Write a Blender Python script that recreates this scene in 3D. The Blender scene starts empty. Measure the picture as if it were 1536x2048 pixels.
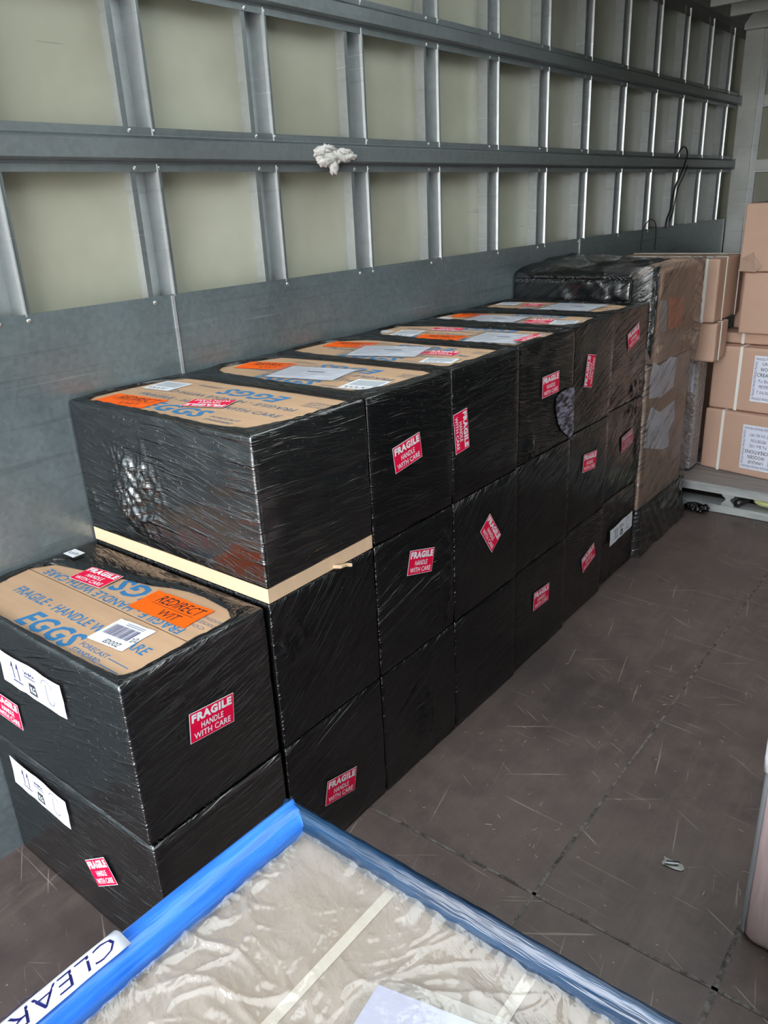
import bpy, math, random
from mathutils import Vector, Matrix, noise
S = 1.4                      # camera height in metres; survey numbers are multiples of it
R_ = random.Random(7)
sc = bpy.context.scene
C = sc.collection
PI = math.pi

# ------------------------------------------------------------------ camera
ROT = [[0.7826258185409909, 0.6208294297558813, -0.04547138992851758],
       [0.1940720312592342, -0.31275088837889164, -0.9297972512871442],
       [-0.5914667149011503, 0.7188586098581566, -0.36525254851518807]]
cam = bpy.data.cameras.new('camera')
cam.sensor_fit = 'VERTICAL'; cam.sensor_height = 24.0; cam.lens = 1560.0/2048*24.0
cam.clip_start = 0.02; cam.clip_end = 200
co = bpy.data.objects.new('camera', cam); C.objects.link(co)
m = Matrix([[ROT[0][i], -ROT[1][i], -ROT[2][i], 0] for i in range(3)] + [[0, 0, 0, 1]])
co.matrix_world = Matrix.Translation((0, 0, S)) @ m
sc.camera = co

# ------------------------------------------------------------------ daylight through the open rear doors
w = bpy.data.worlds.new('world'); sc.world = w; w.use_nodes = True
nt = w.node_tree; nt.nodes.clear()
wo = nt.nodes.new('ShaderNodeOutputWorld'); bg = nt.nodes.new('ShaderNodeBackground')
tc = nt.nodes.new('ShaderNodeTexCoord'); sp = nt.nodes.new('ShaderNodeSeparateXYZ'); cr = nt.nodes.new('ShaderNodeValToRGB')
mr = nt.nodes.new('ShaderNodeMapRange'); mr.inputs[1].default_value = -1; mr.inputs[2].default_value = 1
nt.links.new(tc.outputs['Generated'], sp.inputs[0]); nt.links.new(sp.outputs[2], mr.inputs[0]); nt.links.new(mr.outputs[0], cr.inputs[0])
e = cr.color_ramp.elements
e[0].position = 0.0; e[0].color = (.42, .40, .38, 1)
e[1].position = 1.0; e[1].color = (.62, .70, .82, 1)
for p, c in ((.46, (.60, .58, .55, 1)), (.495, (.85, .86, .80, 1)), (.52, (1.6, 1.62, 1.62, 1)), (.60, (1.9, 1.94, 2.0, 1)), (.70, (1.9, 1.95, 2.05, 1)), (.82, (1.0, 1.05, 1.12, 1))):
    x = e.new(p); x.color = c
nt.links.new(cr.outputs[0], bg.inputs[0]); bg.inputs[1].default_value = 7.0
nt.links.new(bg.outputs[0], wo.inputs[0])
try:
    w.cycles.sampling_method = 'AUTOMATIC'
except Exception: pass
sc.view_settings.view_transform = 'Standard'; sc.view_settings.look = 'None'
sc.view_settings.gamma = 1; sc.view_settings.use_curve_mapping = False
sc.view_settings.exposure = 0.22
try:
    sc.cycles.max_bounces = 10; sc.cycles.diffuse_bounces = 5; sc.cycles.transparent_max_bounces = 16
    sc.cycles.sample_clamp_indirect = 8
except Exception: pass

# ------------------------------------------------------------------ materials
class NT:
    def __init__(s, name):
        s.m = bpy.data.materials.new(name); s.m.use_nodes = True; s.t = s.m.node_tree; s.t.nodes.clear()
        s.out = s.n('ShaderNodeOutputMaterial')
    def n(s, typ, **kw):
        o = s.t.nodes.new(typ)
        for k, v in kw.items():
            if isinstance(v, tuple) and k.startswith('i') and False: pass
            setattr(o, k, v)
        return o
    def l(s, a, b): s.t.links.new(a, b)
    def coords(s, uv=False): return s.n('ShaderNodeTexCoord').outputs['UV' if uv else 'Object']
    def mapping(s, vec, scale=(1, 1, 1), rot=(0, 0, 0), loc=(0, 0, 0)):
        o = s.n('ShaderNodeMapping'); o.inputs['Scale'].default_value = scale; o.inputs['Rotation'].default_value = rot; o.inputs['Location'].default_value = loc
        s.l(vec, o.inputs[0]); return o.outputs[0]
    def rotscale(s, vec, ang, scale):
        a = s.mapping(vec, rot=(0, 0, ang)); return s.mapping(a, scale=scale)
    def noise(s, vec, scale=5, detail=3, rough=.5, dist=0):
        o = s.n('ShaderNodeTexNoise'); o.inputs['Scale'].default_value = scale; o.inputs['Detail'].default_value = detail
        o.inputs['Roughness'].default_value = rough; o.inputs['Distortion'].default_value = dist
        s.l(vec, o.inputs['Vector']); return o.outputs['Fac']
    def ramp(s, fac, stops):
        o = s.n('ShaderNodeValToRGB'); e = o.color_ramp.elements
        while len(e) < len(stops): e.new(.5)
        for k, (p, c) in enumerate(stops):
            e[k].position = p; e[k].color = (c, c, c, 1) if not isinstance(c, tuple) else (*c, 1)
        s.l(fac, o.inputs[0]); return o.outputs[0]
    def math(s, op, a, b=None):
        o = s.n('ShaderNodeMath', operation=op)
        for k, v in enumerate((a, b)):
            if v is None: continue
            if isinstance(v, (int, float)): o.inputs[k].default_value = v
            else: s.l(v, o.inputs[k])
        return o.outputs[0]
    def mix(s, fac, a, b, typ='MIX'):
        o = s.n('ShaderNodeMix', data_type='RGBA', blend_type=typ)
        for i, v in ((0, fac), (6, a), (7, b)):
            if isinstance(v, (int, float)): o.inputs[i].default_value = v
            elif isinstance(v, tuple): o.inputs[i].default_value = (*v, 1)
            else: s.l(v, o.inputs[i])
        return o.outputs[2]
    def bump(s, h, strength=.5, dist=.002, normal=None):
        o = s.n('ShaderNodeBump'); o.inputs['Strength'].default_value = strength; o.inputs['Distance'].default_value = dist
        s.l(h, o.inputs['Height'])
        if normal is not None: s.l(normal, o.inputs['Normal'])
        return o.outputs[0]
    def bsdf(s, col=None, rough=.5, metal=0, spec=.5, nrm=None, link=True, coat=0):
        o = s.n('ShaderNodeBsdfPrincipled')
        if isinstance(col, tuple): o.inputs['Base Color'].default_value = (*col, 1)
        elif col is not None: s.l(col, o.inputs['Base Color'])
        if isinstance(rough, (int, float)): o.inputs['Roughness'].default_value = rough
        else: s.l(rough, o.inputs['Roughness'])
        o.inputs['Metallic'].default_value = metal; o.inputs['Specular IOR Level'].default_value = spec
        o.inputs['Coat Weight'].default_value = coat
        if nrm is not None: s.l(nrm, o.inputs['Normal'])
        if link: s.l(o.outputs[0], s.out.inputs[0])
        return o.outputs[0]

def plain(name, col, rough=.5, metal=0, spec=.5):
    t = NT(name); t.bsdf(col, rough, metal, spec); return t.m

def film(name, ang, strength=.7, across=70, along=5, rough=.19, col=(.0035, .0036, .0042), lo=.53, hi=.66, ior=1.62):
    t = NT(name); uv = t.coords(True)
    warp = t.noise(t.mapping(uv, scale=(3, 3, 1)), 1.0, 2)
    a = t.n('ShaderNodeVectorMath', operation='MULTIPLY_ADD'); a.inputs[1].default_value = (1, 1, 1)
    sv = t.n('ShaderNodeCombineXYZ'); t.l(t.math('MULTIPLY', warp, .025), sv.inputs[0]); t.l(t.math('MULTIPLY', warp, .04), sv.inputs[1])
    t.l(uv, a.inputs[0]); t.l(sv.outputs[0], a.inputs[2]); v = a.outputs[0]
    n1 = t.noise(t.rotscale(v, ang, (along, across, 1)), 1, 3, .6)
    n2 = t.noise(t.rotscale(v, ang+.16, (along*2.4, across*2.3, 1)), 1, 2, .6)
    big = t.noise(t.mapping(uv, scale=(6, 6, 1), loc=(3, 1, 0)), 1, 2)
    h1 = t.ramp(n1, [(lo, 0), (hi, 1)])
    h2 = t.ramp(n2, [(.55, 0), (.72, 1)])
    h = t.math('ADD', t.math('MULTIPLY', h1, t.ramp(big, [(.36, .06), (.64, 1)])), t.math('MULTIPLY', h2, .22))
    spk = t.noise(t.mapping(uv, scale=(1, 1, 1)), 90, 3, .7)
    h = t.math('ADD', h, t.math('MULTIPLY', t.ramp(spk, [(.62, 0), (.75, 1)]), .35))
    nb = t.bump(h, strength, .0060)
    nb = t.bump(big, .12, .02, nb)
    t.bsdf(col, rough, 0, .5, nb)
    for n_ in t.t.nodes:
        if n_.type == 'BSDF_PRINCIPLED': n_.inputs['IOR'].default_value = ior
    return t.m

M = {}
for k, a in enumerate((.05, -.12, -.45, -.75, -.28, .22)):
    M['film%d' % k] = film('black_stretch_film_%d' % k, a)
for k, a in ((0, .05), (1, -.12), (4, -.28)): M['film%dm' % k] = film('bright_sheen_stretch_film_%d' % k, a, .55, ior=2.2)  # nearest cartons: same film, IOR raised to brighten their front reflections
M['filmtop'] = film('black_rim_film', .05, .9, 90, 12, .2)

def cardboard(name, col, uvdir=True):
    t = NT(name); o = t.coords()
    n = t.noise(t.mapping(o, scale=(3, 30, 3)), 1, 3)
    n2 = t.noise(t.mapping(o, scale=(1, 1, 1)), 5, 4)
    c = t.mix(t.ramp(n, [(.3, 0), (.7, 1)]), tuple(x*.9 for x in col), tuple(x*1.06 for x in col))
    c = t.mix(t.ramp(n2, [(.35, 0), (.7, .35)]), c, tuple(x*.72 for x in col))
    f = t.noise(t.mapping(o, scale=(200, 200, 200)), 1, 1)
    t.bsdf(c, .62, 0, .3, t.bump(t.math('ADD', t.math('MULTIPLY', n2, .6), t.math('MULTIPLY', f, .06)), .3, .004)); return t.m
M['card'] = cardboard('brown_cardboard', (.50, .325, .20))
M['tan'] = cardboard('tan_cardboard', (.56, .365, .275))
M['tan2'] = cardboard('dull_tan_cardboard', (.42, .29, .22))
M['tan3'] = cardboard('grey_brown_cardboard', (.36, .285, .225))
M['flapdark'] = plain('cardboard_gap', (.09, .055, .035), .9)
M['paletan'] = cardboard('pale_cardboard_band', (.72, .50, .33))

def galv(name, base, rough=.42, metal=.75, mott=.25, scale=60, streak=True):
    t = NT(name); o = t.coords()
    v = t.n('ShaderNodeTexVoronoi'); v.inputs['Scale'].default_value = scale; t.l(o, v.inputs['Vector'])
    sepc = t.n('ShaderNodeSeparateColor'); t.l(v.outputs['Color'], sepc.inputs[0])
    big = t.noise(o, 4, 5, .65)
    k = t.math('ADD', t.math('MULTIPLY', sepc.outputs[0], mott*.5), t.math('MULTIPLY', t.ramp(big, [(.3, 0), (.7, 1)]), mott))
    c = t.mix(k, tuple(x*.78 for x in base), tuple(min(1, x*1.35) for x in base))
    st = t.noise(t.mapping(o, scale=(2, 1.2, 40)), 1, 4, .7)
    c = t.mix(t.ramp(st, [(.58, 0), (.70, .45)]), c, tuple(x*.55 for x in base))
    sc_ = t.noise(t.mapping(o, scale=(2, 2.2, 160), rot=(.25, 0, 0)), 1, 2, .5)
    c = t.mix(t.ramp(sc_, [(.70, 0), (.76, .5)]), c, tuple(min(1, x*1.9) for x in base))
    r = t.math('ADD', t.math('MULTIPLY', big, .2), rough-.1)
    t.bsdf(c, r, metal, .5, t.bump(t.math('ADD', sepc.outputs[1], t.math('MULTIPLY', big, 2)), .10, .002)); return t.m
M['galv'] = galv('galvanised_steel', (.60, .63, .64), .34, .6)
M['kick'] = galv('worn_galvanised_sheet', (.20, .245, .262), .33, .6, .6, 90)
M['rail'] = galv('rail_steel', (.20, .225, .235), .38, .5, .4, 70)
M['rivet'] = plain('rivet_metal', (.6, .62, .62), .3, .9)
M['ceil'] = galv('ceiling_sheet', (.17, .18, .17), .55, .3, .3, 20)
M['bow'] = galv('bow_aluminium', (.62, .64, .62), .45, .5, .2, 20)

t = NT('grp_wall_panel'); o = t.coords()
n = t.noise(o, 2.2, 4, .6); c = t.mix(t.ramp(n, [(.35, 0), (.7, 1)]), (.335, .335, .262), (.425, .43, .345))
s1 = t.noise(t.mapping(o, scale=(1, 4, 60), rot=(.6, 0, 0)), 1, 2, .5)
c = t.mix(t.ramp(s1, [(.735, 0), (.76, .45)]), c, (.16, .15, .13))
s2 = t.noise(t.mapping(o, scale=(1, 60, 3)), 1, 3, .6)
c = t.mix(t.ramp(s2, [(.6, 0), (.8, .25)]), c, (.35, .34, .26))
t.bsdf(c, .33, 0, .5, t.bump(n, .12, .01)); M['panel'] = t.m

t = NT('plywood_floor'); o = t.coords()
n = t.noise(o, 2.6, 6, .62); n2 = t.noise(o, 11, 6, .7); n3 = t.noise(t.mapping(o, scale=(40, 3, 1), rot=(0, 0, .12)), 1, 5, .7)
c = t.mix(t.ramp(n, [(.3, 0), (.7, 1)]), (.046, .034, .031), (.105, .078, .071))
c = t.mix(t.ramp(n2, [(.42, 0), (.75, .75)]), c, (.130, .098, .087))
c = t.mix(t.ramp(n3, [(.5, 0), (.72, .55)]), c, (.125, .092, .082))
n4 = t.noise(o, 1.3, 4, .6); c = t.mix(t.ramp(n4, [(.5, 0), (.64, .65)]), c, (.020, .017, .017))
for rz, sx, lo in ((.5, 4, .70), (-.6, 3, .71), (1.35, 3, .70), (.05, 2.2, .69)):
    s_ = t.noise(t.mapping(t.mapping(o, rot=(0, 0, rz)), scale=(sx, 110, 1)), 1, 2, .5)
    c = t.mix(t.ramp(s_, [(lo, 0), (lo+.03, .55)]), c, (.30, .25, .225))
sp_ = t.noise(o, 75, 3, .6); c = t.mix(t.ramp(sp_, [(.69, 0), (.73, .7)]), c, (.33, .28, .25))
t.bsdf(c, t.math('ADD', t.math('MULTIPLY', n2, .25), .36), 0, .5, t.bump(t.math('ADD', n2, t.math('MULTIPLY', n3, .5)), .25, .003)); M['floor'] = t.m
t = NT('floor_joint_sealant'); n = t.noise(t.coords(), 35, 4, .7)
t.bsdf(t.mix(t.ramp(n, [(.38, 0), (.62, 1)]), (.035, .03, .028), (.15, .135, .125)), .7, 0, .3, t.bump(n, .6, .004)); M['joint'] = t.m
t = NT('grey_weathered_wood'); n = t.noise(t.mapping(t.coords(), scale=(2, 30, 30)), 1, 5, .7)
t.bsdf(t.mix(t.ramp(n, [(.3, 0), (.7, 1)]), (.17, .145, .14), (.33, .30, .29)), .7, 0, .3, t.bump(n, .4, .004)); M['wood'] = t.m
t = NT('grey_pallet_metal'); n = t.noise(t.mapping(t.coords(), scale=(4, 30, 30)), 1, 5, .7)
t.bsdf(t.mix(t.ramp(n, [(.3, 0), (.7, 1)]), (.22, .23, .23), (.42, .43, .42)), .55, .1, .4, t.bump(n, .3, .003)); M['palmet'] = t.m
M['dark'] = plain('dark_gap', (.02, .018, .017), .8)

M['red'] = plain('label_crimson', (.72, .004, .050), .5, 0, .15)
M['white'] = plain('label_white', (.72, .74, .77), .5, 0, .2)
M['paper'] = plain('paper_lilac_white', (.72, .75, .86), .55, 0, .3)
M['lilac'] = plain('paper_lilac', (.46, .48, .62), .6, 0, .2)
M['greypaper'] = plain('paper_grey', (.42, .46, .50), .5)
M['orange'] = plain('label_orange', (.95, .125, .004), .5, 0, .15)
M['fadeorange'] = plain('faded_orange', (.62, .20, .12), .4)
M['fadered'] = plain('faded_red', (.42, .03, .07), .4)
M['fadewhite'] = plain('faded_white', (.5, .42, .46), .5)
M['blue'] = plain('print_blue', (.028, .17, .38), .6)
M['bluegrey'] = plain('print_greyblue', (.075, .13, .21), .6)
M['slate'] = plain('label_slate', (.035, .04, .055), .6, 0, .2)
M['ink'] = plain('ink_black', (.012, .012, .016), .5)
M['inkblue'] = plain('ink_indigo', (.012, .012, .10), .6, 0, .15)
M['inklight'] = plain('ink_pale', (.16, .17, .27), .6, 0, .2)
M['strap'] = plain('white_strap', (.80, .78, .74), .35)
M['creamstrap'] = plain('cream_strap', (.62, .56, .48), .4)
M['yellow'] = plain('pale_yellow_plastic', (.66, .70, .33), .45)
M['cable'] = plain('black_rubber', (.012, .012, .012), .5)
M['plaster'] = plain('dried_foam', (.62, .60, .57), .6)
M['splinter'] = plain('pale_splinters', (.42, .33, .25), .6)

def clear(name, milky=.25, tint=(.96, .96, .95), rough=.12, uvs=(8, 40), ang=0, gl=1.0, dark=None, bumpd=.003, milkcol=(.8, .78, .75)):
    t = NT(name); uv = t.coords(True)
    n1 = t.noise(t.rotscale(uv, ang, (uvs[0], uvs[1], 1)), 1, 4, .6, .3)
    nb = t.bump(t.ramp(n1, [(.4, 0), (.7, 1)]), .6, bumpd)
    tr = t.n('ShaderNodeBsdfTransparent'); tr.inputs[0].default_value = (*tint, 1)
    di = t.bsdf(milkcol, .3, 0, .5, nb, link=False)
    m1 = t.n('ShaderNodeMixShader')
    if dark:
        di = t.bsdf(dark, .22, 0, .5, nb, link=False)
        t.l(t.ramp(n1, [(.50, milky*.15), (.64, milky*1.3)]), m1.inputs[0])
    else:
        n2 = t.noise(uv, 9, 3, .6); t.l(t.ramp(n2, [(.3, milky*.6), (.7, milky*1.4)]), m1.inputs[0])
    t.l(tr.outputs[0], m1.inputs[1]); t.l(di, m1.inputs[2])
    g = t.n('ShaderNodeBsdfGlossy'); g.inputs['Roughness'].default_value = rough; t.l(nb, g.inputs['Normal'])
    fr = t.n('ShaderNodeLayerWeight'); t.l(nb, fr.inputs['Normal'])
    m2 = t.n('ShaderNodeMixShader'); t.l(t.math('ADD', t.math('MULTIPLY', t.math('POWER', fr.outputs['Facing'], 6.0), .35*gl), .06*gl), m2.inputs[0]); t.l(m1.outputs[0], m2.inputs[1]); t.l(g.outputs[0], m2.inputs[2])
    t.l(m2.outputs[0], t.out.inputs[0]); return t.m
M['clear'] = clear('clear_plastic_sheet', .17, rough=.07, uvs=(9, 26), ang=.4, gl=1.6, bumpd=.004)
M['pouch'] = clear('clear_pouch', .10, rough=.06, uvs=(9, 20), ang=.4, gl=1.4, bumpd=.002)
M['smoke'] = clear('smoky_stretch_film', .55, (.86, .84, .83), .18, (5, 55), -.55, 1.2, dark=(.02, .018, .018), bumpd=.005)
M['blueplastic'] = NT('blue_film').m
t = NT('blue_edge_film'); uv = t.coords(True); n1 = t.noise(t.mapping(uv, scale=(5, 70, 1)), 1, 3, .6)
t.bsdf(t.mix(t.ramp(n1, [(.35, 0), (.7, 1)]), (.015, .13, .62), (.06, .27, .80)), .2, 0, .5, t.bump(n1, .6, .004)); M['blueplastic'] = t.m
t = NT('dark_blue_edge_film'); uv = t.coords(True); n1 = t.noise(t.mapping(uv, scale=(7, 60, 1)), 1, 3, .6)
t.bsdf(t.mix(t.ramp(n1, [(.35, 0), (.7, 1)]), (.004, .018, .045), (.015, .05, .11)), .22, 0, .5, t.bump(n1, .8, .005)); M['darkblue'] = t.m
t = NT('bubble_wrap'); v = t.n('ShaderNodeTexVoronoi'); v.inputs['Scale'].default_value = 60; t.l(t.coords(), v.inputs['Vector'])
t.bsdf((.40, .36, .35), .15, 0, .5, t.bump(v.outputs['Distance'], .9, .01)); M['bubble'] = t.m
t = NT('pinkish_wrapped_board'); o = t.coords(); n = t.noise(t.mapping(o, scale=(60, 5, 6), rot=(0, .7, 0)), 1, 3, .6)
t.bsdf(t.mix(t.ramp(n, [(.4, 0), (.75, 1)]), (.50, .375, .375), (.62, .49, .49)), .25, 0, .5, t.bump(n, .3, .002)); M['pink'] = t.m
t = NT('grey_wrap_edge'); o = t.coords(); n = t.noise(t.mapping(o, scale=(60, 5, 6)), 1, 3, .6)
t.bsdf((.30, .32, .34), .22, 0, .5, t.bump(n, .4, .002)); M['edgewrap'] = t.m

# ------------------------------------------------------------------ mesh helpers
class MB:
    def __init__(s): s.v = []; s.f = []; s.mi = []; s.uv = []; s.mats = []
    def mat(s, k):
        mm = M[k]
        if mm not in s.mats: s.mats.append(mm)
        return s.mats.index(mm)
    def face(s, idx, k, uv=None): s.f.append(idx); s.mi.append(s.mat(k)); s.uv.append(uv)
    def box(s, x0, x1, y0, y1, z0, z1, k, uv=False):
        b = len(s.v); s.v += [(x, y, z) for z in (z0, z1) for (x, y) in ((x0, y0), (x1, y0), (x1, y1), (x0, y1))]
        for q in ((3, 2, 1, 0), (4, 5, 6, 7), (0, 1, 5, 4), (1, 2, 6, 5), (2, 3, 7, 6), (3, 0, 4, 7)):
            s.face([b+i for i in q], k)
    def quad(s, pts, k, uv=None):
        b = len(s.v); s.v += [tuple(p) for p in pts]; s.face(list(range(b, b+len(pts))), k, uv)
    def grid(s, nu, nv, fn, k, closed=False, uvfn=None):
        b = len(s.v)
        for j in range(nv):
            for i in range(nu): s.v.append(tuple(fn(i, j)))
        for j in range(nv-1):
            for i in range(nu if closed else nu-1):
                a, c = i, (i+1) % nu
                uv = None
                if uvfn: uv = [uvfn(i, j), uvfn(i+1, j), uvfn(i+1, j+1), uvfn(i, j+1)]
                s.face([b+j*nu+a, b+j*nu+c, b+(j+1)*nu+c, b+(j+1)*nu+a], k, uv)
        return b
    def tube(s, pts, r, k, n=6):
        pts = [Vector(p) for p in pts]; rings = []
        for i, p in enumerate(pts):
            d = (pts[min(i+1, len(pts)-1)]-pts[max(i-1, 0)]).normalized()
            a = d.orthogonal().normalized() if i == 0 else (pa - d*pa.dot(d)).normalized()
            pa = a; c = d.cross(a); rr = r if not callable(r) else r(i/(len(pts)-1))
            b = len(s.v); rings.append(b)
            s.v += [tuple(p+a*rr*math.cos(2*PI*j/n)+c*rr*math.sin(2*PI*j/n)) for j in range(n)]
        for a, b in zip(rings, rings[1:]):
            for j in range(n): s.face([a+j, a+(j+1) % n, b+(j+1) % n, b+j], k)
        s.face([rings[0]+j for j in range(n)][::-1], k); s.face([rings[-1]+j for j in range(n)], k)
    def build(s, name, parent=None, smooth=False, local=False, loc=None):
        me = bpy.data.meshes.new(name)
        off = Vector((0, 0, 0))
        if parent is not None and not local:
            q = parent
            while q is not None: off = off+q.location; q = q.parent
        if loc is not None: off = Vector(loc)
        me.from_pydata([tuple(Vector(p)-off) for p in s.v], [], s.f)
        for mm in s.mats: me.materials.append(mm)
        me.polygons.foreach_set('material_index', s.mi)
        if any(u for u in s.uv):
            ul = me.uv_layers.new(name='UVMap'); k = 0
            for p, u in zip(me.polygons, s.uv):
                for q in range(p.loop_total):
                    ul.data[p.loop_start+q].uv = u[q] if u else (0, 0)
        if smooth: me.polygons.foreach_set('use_smooth', [True]*len(me.polygons))
        me.update()
        ob = bpy.data.objects.new(name, me); C.objects.link(ob)
        if parent is not None: ob.parent = parent
        elif loc is not None: ob.location = off
        return ob

def tag(o, label, cat, group=None, kind=None):
    if label: o['label'] = label
    if cat: o['category'] = cat
    if group: o['group'] = group
    if kind: o['kind'] = kind
    return o
def thing(name, loc, label, cat, group=None, rz=0):
    o = bpy.data.objects.new(name, None); o.empty_display_size = .05; C.objects.link(o)
    o.location = loc; o.rotation_euler = (0, 0, rz); return tag(o, label, cat, group)
def struct(o): o['kind'] = 'structure'; return o
def bevel(o, w_=.004, seg=2):
    b = o.modifiers.new('bevel', 'BEVEL'); b.width = w_; b.segments = seg; b.limit_method = 'ANGLE'; return o

_tc = {}
def text_geo(body, bold=0.0, shear=0.0):
    key = (body, bold, shear)
    if key in _tc: return _tc[key]
    cu = bpy.data.curves.new('t', 'FONT'); cu.body = body; cu.size = 1; cu.offset = bold; cu.shear = shear
    cu.resolution_u = 2; cu.space_character = 1.0 + bold*2.5
    ob = bpy.data.objects.new('t', cu); C.objects.link(ob)
    dg = bpy.context.evaluated_depsgraph_get(); dg.update()
    me = bpy.data.meshes.new_from_object(ob.evaluated_get(dg))
    v = [(p.co.x, p.co.y) for p in me.vertices]; f = [list(p.vertices) for p in me.polygons]
    bpy.data.objects.remove(ob); bpy.data.curves.remove(cu); bpy.data.meshes.remove(me)
    xs = [a[0] for a in v]; ys = [a[1] for a in v]; x0, x1, y0, y1 = min(xs), max(xs), min(ys), max(ys)
    v = [((a-x0)/(x1-x0), (b-y0)/(y1-y0)) for a, b in v]
    _tc[key] = (v, f); return _tc[key]
def put_text(mb, body, x0, y0, wd, ht, z, k, bold=0.0, shear=0.0, rot=0, cx=None, cy=None):
    """text filling the rectangle x0..x0+wd, y0..y0+ht; rot turns it about the rectangle's centre"""
    v, f = text_geo(body, bold, shear); b = len(mb.v); c, s_ = math.cos(rot), math.sin(rot)
    mx, my = x0+wd/2, y0+ht/2
    for (a, d) in v:
        px, py = (a-.5)*wd, (d-.5)*ht
        mb.v.append((mx+px*c-py*s_, my+px*s_+py*c, z))
    for q in f: mb.face([b+i for i in q], k)
def strokes(mb, pts, wd, z, k):
    for (ax, ay), (bx, by) in zip(pts, pts[1:]):
        d = Vector((bx-ax, by-ay, 0))
        if d.length < 1e-6: continue
        n_ = Vector((-d.y, d.x, 0)).normalized()*wd/2; e_ = d.normalized()*wd*.3
        a, b = Vector((ax, ay, z))-e_, Vector((bx, by, z))+e_
        mb.quad([a-n_, b-n_, b+n_, a+n_], k)
def scribble(mb, x, y, wd, ht, z, k, seed=0, lw=.0012, n=26):
    r = random.Random(seed); pts = []
    for i in range(n):
        tt = i/(n-1); pts.append((x+wd*tt+r.uniform(-.04, .04)*wd, y+ht*(.5+.45*math.sin(i*2.1+r.uniform(-.6, .6)))))
    strokes(mb, pts, lw, z, k)
def sheet(mb, wd, ht, k, curl=.0, th=.0004, seed=0, rag=0.0):
    """thin sheet centred on the origin in XY"""
    nx, ny = 8, 4; r = random.Random(seed)
    jit = [[(r.uniform(-rag, rag), r.uniform(-rag, rag)) for i in range(nx+1)] for j in range(ny+1)]
    def top(i, j):
        ex = jit[j][i] if (i in (0, nx) or j in (0, ny)) else (0, 0)
        x, y = (i/nx-.5)*wd+ex[0], (j/ny-.5)*ht+ex[1]
        return (x, y, th)
    mb.grid(nx+1, ny+1, top, k)
    mb.grid(nx+1, ny+1, lambda i, j: (top(nx-i, j)[0], top(nx-i, j)[1], 0), k)

def fragile_mesh(faded=False):
    mb = MB(); a, b = ('fadered', 'fadewhite') if faded else ('red', 'white')
    sheet(mb, .104, .062, b)
    z = .0007; mb.quad([(-.0508, -.0298, z), (.0508, -.0298, z), (.0508, .0298, z), (-.0508, .0298, z)], a)
    z = .0010
    put_text(mb, 'FRAGILE', -.047, .0095, .094, .0175, z, b, .055)
    put_text(mb, 'HANDLE', -.026, -.0085, .052, .0125, z, b, .018)
    put_text(mb, 'WITH CARE', -.043, -.0255, .086, .0125, z, b, .018)
    return mb
def orange_mesh(wit):
    mb = MB(); sheet(mb, .169, .077, 'orange', rag=.0015); z = .0008
    put_text(mb, 'REDIRECT', -.052, .003, .128, .028, z, 'ink', .002, .25)
    strokes(mb, [(-.055, -.002), (.07, -.003)], .0012, z, 'ink')
    if wit: put_text(mb, 'WIT', -.005, -.032, .055, .022, z, 'ink', -.004, .15)
    else: scribble(mb, -.01, -.032, .06, .024, z, 'ink', 5, .0016, 12)
    for q in range(3): strokes(mb, [(-.078, .02-.007*q), (-.062, .02-.007*q)], .0006, z, 'ink')
    return mb
def barcode_mesh():
    mb = MB(); sheet(mb, .1, .08, 'white', rag=.001); z = .0008; r = random.Random(4)
    x = -.04
    while x < .03:
        w_ = r.choice((.0008, .0014, .0022)); mb.quad([(x, -.012, z), (x+w_, -.012, z), (x+w_, .022, z), (x, .022, z)], 'inkblue'); x += w_+r.choice((.001, .0018))
    for q in range(2): strokes(mb, [(-.02, .028+.005*q), (.03, .028+.005*q)], .0012, z, 'inkblue')
    put_text(mb, 'EDOOZ', -.01, -.036, .042, .013, z, 'ink', .01, .2); put_text(mb, '2/2', .033, -.01, .014, .014, z, 'ink', .004, .2, rot=.4)
    return mb
def slip_mesh():
    mb = MB(); sheet(mb, .042, .03, 'white'); scribble(mb, -.016, -.008, .034, .014, .0008, 'ink', 9, .0012, 12); return mb
def ship_mesh(rag=.002, wd=.235, ht=.075):
    mb = MB(); sheet(mb, wd, ht, 'white', rag=rag, seed=3); z = .0008
    for x in (-.066, -.046):
        strokes(mb, [(x, .022), (x+.001, -.013)], .0036, z, 'inkblue'); strokes(mb, [(x-.005, .012), (x, .024)], .0030, z, 'inkblue')
    strokes(mb, [(-.072, -.019), (-.036, -.019)], .0030, z, 'inkblue')
    for q in range(2): strokes(mb, [(-.07+.012*q, -.026), (-.064+.012*q, -.026)], .0008, z, 'inklight')
    scribble(mb, -.022, .012, .04, .009, z, 'inkblue', 2, .0022, 18); strokes(mb, [(-.022, .008), (.02, .008)], .0022, z, 'inkblue')
    mb.quad([(-.013, -.029, z), (.018, -.029, z), (.014, -.003, z), (-.009, -.003, z)], 'slate')
    put_text(mb, 'KG', -.006, -.024, .018, .014, .001, 'white', .02)
    pts = [(.062+.018*math.cos(a*.5), .012+.016*math.sin(a*.5)) for a in range(0, 7)]; strokes(mb, pts, .0022, z, 'inklight')
    strokes(mb, [(.06, .018), (.058, -.018)], .0026, z, 'inklight'); pts = [(.070+.012*math.cos(-a*.45), -.012+.013*math.sin(-a*.45)) for a in range(0, 8)]; strokes(mb, pts, .0022, z, 'inklight')
    for q in range(3): scribble(mb, .05, -.03+.004*q, .03, .002, z, 'inklight', q, .0006, 10)
    return mb
def greylabel_mesh():
    mb = MB(); sheet(mb, .09, .08, 'white'); z = .0008
    mb.quad([(-.036, -.01, z), (.036, -.01, z), (.036, .032, z), (-.036, .032, z)], 'greypaper')
    scribble(mb, -.036, -.034, .06, .016, z, 'ink', 6, .0016, 14); return mb
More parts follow.
